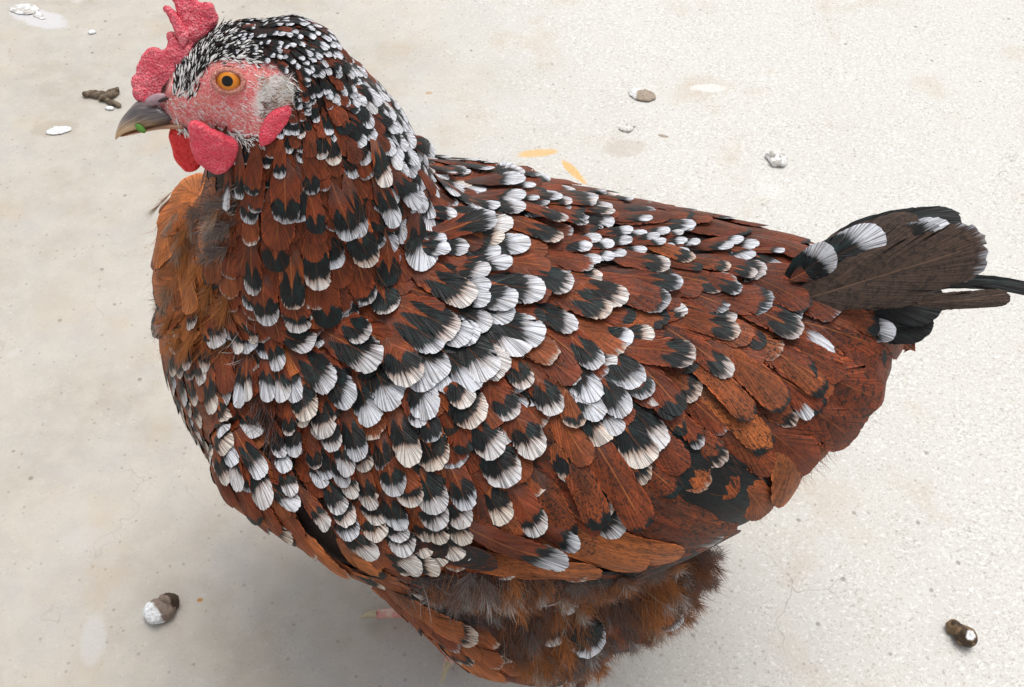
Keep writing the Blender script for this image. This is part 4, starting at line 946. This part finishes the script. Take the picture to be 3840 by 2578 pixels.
# ------------------------------------------------------------------ tail
def tailf(px0, py0, y0, px1, py1, y1, W, nrm_, name='tail_feather', curl=0., side=0., **k):
    def aty(px, py, y):
        d = ray(px, py); return CAM+d*((y-CAM[1])/d[1])
    a, b = aty(px0, py0, y0), aty(px1, py1, y1); L = np.linalg.norm(b-a)
    d0 = nrm(b-a); n0 = nrm(nrm_); s0 = nrm(np.cross(n0, d0)); d0 = nrm(d0-s0*side*.5+nrm(np.cross(d0, s0))*0)
    G = free_sheet(a, np.array(nrm_), d0, L*(1+abs(side)*.08), W, curl, 9, .10, side)
    r = blade(G, L, W, NS=48, NT=4, **{**dict(w=0, b=0, mot=.9, tone=.3, shaft=.6, grey=0., fray=.035, rnd=1.3), **k})
    me = mesh_np(name, r[0], r[1])
    for kk, v in r[2].items(): set_attr(me, kk, v)
    o = link(name, me, M_FEATHER, hen); place(o); return o
TN = (-.15, -.60, .78)
SL = dict(b=1.6, w=0., mot=.2, tone=.0, shaft=0.)
tailf(775, 308, -.034, 986, 244, -.050, .023, TN, mot=.75, tone=.16, fray=.05, rnd=1.1, shaft=.9, grey=1.5, w=.035)
tailf(780, 305, -.034, 925, 287, -.040, .014, TN, mot=.9, tone=.12, fray=.05, rnd=1., grey=1.5)
tailf(790, 286, -.028, 945, 236, -.030, .020, (-.1, -.5, .85), mot=.8, tone=.10, w=.10, b=.1, grey=1.5)
tailf(800, 268, -.018, 952, 212, -.008, .014, (.0, -.4, .9), side=-.8, **SL)
tailf(790, 275, -.022, 915, 220, -.018, .014, (.0, -.4, .9), side=-.4, mot=.9, tone=.2, grey=1.5)
tailf(800, 280, -.026, 954, 224, -.024, .017, (-.2, -.5, .85), mot=.3, tone=.2, w=.34, b=.4, curl=.3, side=-.2)
tailf(790, 280, -.030, 884, 230, -.024, .017, (-.3, -.5, .8), mot=.3, tone=.2, w=.34, b=.5, curl=.2)
tailf(780, 290, -.028, 830, 250, -.030, .015, (-.3, -.5, .8), mot=.3, tone=.2, w=.34, b=.5, curl=.2)
tailf(800, 300, -.034, 944, 300, -.040, .022, (-.2, -.5, .85), **SL)
tailf(800, 305, -.036, 934, 322, -.044, .022, (-.2, -.5, .85), **SL)
tailf(800, 310, -.038, 896, 334, -.050, .010, (-.2, -.5, .85), mot=.3, tone=.1, w=.2, b=.5)
tailf(850, 308, -.038, 1008, 296, -.042, .0075, (-.1, -.8, .6), mot=.9, tone=.10, curl=-.1, grey=1.5)
tailf(850, 306, -.034, 1034, 281, -.032, .0062, (.0, -.5, .85), fray=.05, side=-.75, **SL)
for k_, (py1, y1) in enumerate(((250, .01), (262, .03), (280, .05))):
    tailf(790, 285, -.012, 925-k_*18, py1-8, y1, .020, (-.1, .4, .9), mot=1.1, tone=.1, grey=1.5)
# white-tailed little covert at the root of the tail
# ------------------------------------------------------------------ down of thighs and belly, loose barbs
dn = Strands()
def scatter(num, poly, angf, Lr, wr, colf, lift=(.15, .6), bend=.5, off=.0):
    poly = np.array(poly, float); lo_, hi_ = poly.min(0), poly.max(0); k = 0; tries = 0
    while k < num and tries < num*6:
        tries += 1; x, y = RS.uniform(lo_, hi_)
        if not inpoly(np.array([[x, y]]), poly)[0]: continue
        q, n = hit(x, y)
        if q is None: continue
        d = pixdir(x, y, q, n, angf(x, y)+RS.normal(0, 13)); d = nrm(d+n*RS.uniform(*lift))
        c0, c1 = colf(x, y); dn.add(q+n*off*RS.rand(), d, n, RS.uniform(*Lr), RS.uniform(*wr), c0, c1, bend, 4); k += 1
def thigh_col(x, y):
    v = noise.noise(Vector((x*.022, y*.028, 3.)))+noise.noise(Vector((x*.06, y*.07, 8.)))*.5+(y-600)*.0030
    r = RS.rand()
    if noise.noise(Vector((x*.045, y*.06, 20.))) > .42 and r < .6: return BLK*2, WHT*.55
    if v < -.12: return GRY*.7, (np.array((.16, .075, .045)) if r < .7 else np.array((.17, .13, .115)))
    if v < .12: return GRY*.6, (BRN*1.6 if r < .6 else ORG*.85)
    return BRN*1.3, (ORG*RS.uniform(.8, 1.35) if r < .8 else CRM*.6)
TH = [(425, 566), (480, 560), (600, 566), (680, 550), (722, 530), (722, 560), (708, 610), (690, 655), (640, 700), (545, 700), (520, 645), (492, 612)]
def plumes(num, poly, angf, colf):
    poly = np.array(poly, float); lo_, hi_ = poly.min(0), poly.max(0); k = 0; pts = []
    while k < num:
        x, y = RS.uniform(lo_, hi_)
        if not inpoly(np.array([[x, y]]), poly)[0]: continue
        pts.append((x, y)); k += 1
    pts.sort(key=lambda p: -p[1])                       # lower plumes first, upper ones lie over them
    for (x, y) in pts:
        q, n = hit(x, y)
        if q is None: continue
        d = pixdir(x, y, q, n, angf(x, y)+RS.normal(0, 12)); L = RS.uniform(.014, .024); c0, c1 = colf(x, y); tipc = WHT*.55 if RS.rand() < .10 else c1
        side = nrm(np.cross(n, d)); up_ = n*RS.uniform(.03, .12); h = .002+.004*RS.rand()
        for j in range(100):
            u = RS.rand(); sg = 1 if j % 2 else -1; a = R(RS.uniform(18, 44))*(1-u*.65)
            root = q+n*h+(d+up_)*L*u*.55; dd = nrm(d*math.cos(a)+side*sg*math.sin(a)+up_*.8+RS.normal(0, .07, 3))
            cc = (tipc if u > .5 else c1)*RS.uniform(.75, 1.25)
            dn.add(root, dd, n, L*RS.uniform(.32, .52), RS.uniform(.00018, .00034), c0*(1-u*.4)+c1*u*.4, cc, .22, 3)
plumes(330, TH, lambda x, y: 88-(x-480)*.19+16*noise.noise(Vector((x*.05, y*.05, 40.))), thigh_col)
plumes(28, [(405,566),(450,566),(485,600),(470,612),(430,595)], lambda x, y: 40, lambda x, y: (GRY*.6, GRY*1.3 if RS.rand() < .6 else WHT*.5))
scatter(5000, TH, lambda x, y: 88-(x-480)*.19+16*noise.noise(Vector((x*.05, y*.05, 40.))), (.009, .020), (.0002, .00042), thigh_col, (.05, .28), .35, .004)
# loose barbs over the plumage
def loose_col(x, y):
    r = RS.rand(); return (BRN*.7, ORG*RS.uniform(.35, .8)) if r < .75 else (BLK, BRN)
def flow_ang(x, y):
    q, n = hit(x, y)
    if q is None: return 45
    d, _, _ = sample(q, n); x0, y0 = proj(q); x1, y1 = proj(q+d*.005); return math.degrees(math.atan2(y1-y0, x1-x0))
BODYP = np.array([(240,170),(330,130),(430,180),(480,160),(660,205),(820,250),(890,330),(870,430),(760,510),(640,560),(400,550),(250,480),(175,330),(175,210)], float)
scatter(3200, BODYP, flow_ang, (.006, .013), (.00015, .00028), loose_col, (.10, .3), .4, .005)
# grey fluff showing at the breast's parting
scatter(500, [(205,180),(250,178),(240,245),(215,262),(180,262),(195,235),(212,215)], lambda x, y: 150, (.004, .008), (.0002, .0004), lambda x, y: (GRY*.8, np.array((.17,.12,.10))*RS.uniform(.7, 1.6)), (.2, .6), .6, .004)
scatter(700, [(165,200),(200,185),(215,260),(235,300),(240,360),(180,330),(165,260)], lambda x, y: 110, (.006, .014), (.00015, .0003), lambda x, y: (ORG*.8, ORG*RS.uniform(.8, 1.6)), (.1, .4), .5, .004)
scatter(25, [(235,318),(262,310),(262,350),(235,375)], lambda x, y: RS.uniform(40, 150), (.005, .010), (.0002, .0004), lambda x, y: (GRY, WHT*.8), (.1, .5), 1.2, .006)
scatter(160, [(250,385),(275,395),(292,440),(272,425)], lambda x, y: 80, (.008, .016), (.0002, .0003), lambda x, y: (BLK, BLK*2 if RS.rand() < .6 else GRY*2), (.1, .4), .5, .006)
scatter(200, [(395,565),(460,570),(470,615),(440,600),(400,590)], lambda x, y: 35, (.010, .02), (.0002, .0004), lambda x, y: (BLK*2, WHT*.6 if RS.rand() < .35 else GRY*.8), (.1, .4), .6, .006)
plumes(26, [(170,200),(232,188),(238,300),(200,340),(168,300)], lambda x, y: 112, lambda x, y: (ORG*.7, ORG*1.25 if RS.rand() < .6 else CRM*.45))
plumes(8, [(205,200),(240,190),(240,260),(215,270)], lambda x, y: 150, lambda x, y: (GRY*.8, np.array((.20,.15,.13))))
scatter(1500, [(770,470),(800,440),(850,400),(880,360),(900,360),(890,420),(860,450),(820,490),(770,520),(745,525),(740,500)], lambda x, y: 52, (.007, .015), (.00016, .0003), lambda x, y: (BRN, ORG*RS.uniform(.5, 1.1)), (.05, .3), .4, .006)
dn.build('down')

# ------------------------------------------------------------------ claws
claw_m = mat_flat('claw_horn', (.55, .46, .30), .4)
for F0, tips in ((FL, [(-.081, -.0430), (-.0370, -.075), (-.058, -.010)]), (FR, [(-.072, .030), (-.030, .066), (-.058, .005)])):
    for tx, ty in tips:
        d = nrm(np.array([tx-F0[0], ty-F0[1], 0])); s_ = np.cross(d, (0, 0, 1)); p = np.array([tx, ty, .0050]); V, F = [], []
        for i in range(7):
            v = i/6; c = p+d*(.011*v-.002)+np.array([0, 0, .0008*math.sin(v*3)-.0040*v*v]); r_ = .0027*(1-v)**.7+.0002
            for j in range(8):
                a = 2*math.pi*j/8; V.append(c+s_*math.cos(a)*r_*.8+np.array([0, 0, math.sin(a)*r_]))
        for i in range(6):
            for j in range(8): F.append((i*8+j, i*8+(j+1) % 8, (i+1)*8+(j+1) % 8, (i+1)*8+j))
        place(link('claw', mesh_np('claw', V, F), claw_m, hen))

# ------------------------------------------------------------------ droppings and crumbs on the concrete
def mat_drop():
    g = NG('dropping'); cr, cg, cb = g.attr('col'); n = g.noise(g.obj(), 500, 3., .6)
    c = g.mix(g.step(n, .35, .7, 0., .45), g.vec(cr, cg, cb), (.10, .065, .04))
    return g.out(c, .6, .3, g.bump(n, .6, .001))
M_DROP = mat_drop()
def dropping(name, label, cat, px, py, lobes, colf, nz=.0012, sub=4):
    c0 = at_z(px, py); bm = bmesh.new()
    from mathutils import Matrix
    for (dx, dy, rx, ry, rz, ang) in lobes:
        M = Matrix.Translation((dx, dy, rz*.8)) @ Matrix.Rotation(R(ang), 4, 'Z') @ Matrix.Diagonal((rx, ry, rz, 1))
        bmesh.ops.create_icosphere(bm, subdivisions=sub, radius=1, matrix=M)
    me = bpy.data.meshes.new(name); bm.to_mesh(me); bm.free(); V = np.empty(len(me.vertices)*3, np.float32); me.vertices.foreach_get('co', V); V = V.reshape(-1, 3)
    N = np.empty(len(me.vertices)*3, np.float32); me.vertices.foreach_get('normal', N); N = N.reshape(-1, 3); C = []
    for i in range(len(V)):
        p = Vector(V[i])+Vector((px*.01, 0, 0)); V[i] += N[i]*(noise.noise(p*160)*nz+noise.noise(p*420)*nz*.5); V[i, 2] = max(V[i, 2], -.0005); C.append(colf(V[i], noise.noise(p*220)))
    me.vertices.foreach_set('co', V.ravel()); me.polygons.foreach_set('use_smooth', np.ones(len(me.polygons), bool)); set_attr(me, 'col', np.array(C)); me.update()
    o = link(name, me, M_DROP); o.location = (c0[0], c0[1], 0); return tag(o, label, cat)
W_, B_, D_ = (.86, .88, .90), (.17, .12, .09), (.045, .028, .016)
dropping('dropping', 'brown bird dropping at lower left with a chalk white left side', 'dropping', 163, 615, [(-.001, 0, .0095, .0075, .0065, 20), (.004, .006, .0055, .0050, .0075, 30)],
    lambda p, n: W_ if (p[0]*.75+p[1]*.75+n*.002) < -.0024 else (D_ if p[0]+p[1] > .0095+n*.004 else (.24, .185, .15)))
dropping('dropping', 'small dark brown bird dropping with a pale spot on the concrete at lower right', 'dropping', 960, 638, [(.001, -.001, .0058, .0075, .006, 25), (-.0035, .005, .0042, .0038, .005, 0)],
    lambda p, n: W_ if (p[0]-.002)**2+(p[1]+.003)**2 < .0000075+n*.000006 else ((.20, .13, .07) if n > .05 else D_))
dropping('dropping', 'flat oval grey brown dropping with a white rim behind the middle of the hen', 'dropping', 642, 96, [(0, 0, .0125, .0085, .0018, -25)],
    lambda p, n: (.80, .80, .80) if p[0]-p[1]*.3+n*.004 < -.0045 or p[1]-p[0]*.2 > .006 else (.36, .29, .23), .0012)
dropping('dropping', 'small white crumbly dropping on pale concrete right of the middle', 'dropping', 777, 161, [(0, 0, .0085, .0085, .0028, 0), (-.004, .003, .005, .004, .0035, 0)], lambda p, n: (.80, .80, .79) if n > -.1 else (.5, .48, .45), .0018)
dropping('dropping', 'white splash dropping on the concrete left of the beak and below the dark one', 'dropping', 59, 131, [(0, 0, .0105, .0055, .0012, 12)], lambda p, n: W_, .0015)
dropping('dropping', 'white splash dropping in the upper left corner of the concrete', 'dropping', 25, 10, [(0, 0, .0150, .0085, .0012, -12), (.016, -.010, .009, .003, .0006, -35)], lambda p, n: W_ if n > -.15 else (.6, .58, .55), .0018)
dropping('dropping', 'thin twisted dark brown dropping on the concrete just left of the comb', 'dropping', 106, 98, [(-.010, .002, .0105, .0040, .003, -5), (.006, .003, .0075, .0035, .004, 55), (.008, -.009, .0105, .0026, .002, -28), (-.001, -.004, .004, .003, .003, 0)], lambda p, n: (.17, .13, .09) if n > 0 else (.09, .065, .04), .0015)
dropping('crumb', 'little white crumb touching the twisted brown dropping beside the beak', 'crumb', 110, 109, [(0, 0, .0042, .0025, .0015, -10)], lambda p, n: W_, .0006, 3)
dropping('crumb', 'single tiny white crumb between the upper left splash and the comb', 'crumb', 92, 33, [(0, 0, .0035, .0028, .0012, 0)], lambda p, n: W_, .0006, 3)
dropping('crumb', 'faint white clump of crumbs on the concrete between the oval dropping and the hen back', 'crumb', 626, 129, [(0, 0, .006, .004, .0014, 0), (.004, .004, .004, .003, .0012, 0)], lambda p, n: (.72, .70, .66), .0014, 3)
for ob in bpy.data.objects:
    if ob.name.split('.')[0] == 'dropping': ob['group'] = 'bird droppings on the concrete'
    if ob.name.split('.')[0] == 'crumb': ob['group'] = 'white crumbs on the concrete'
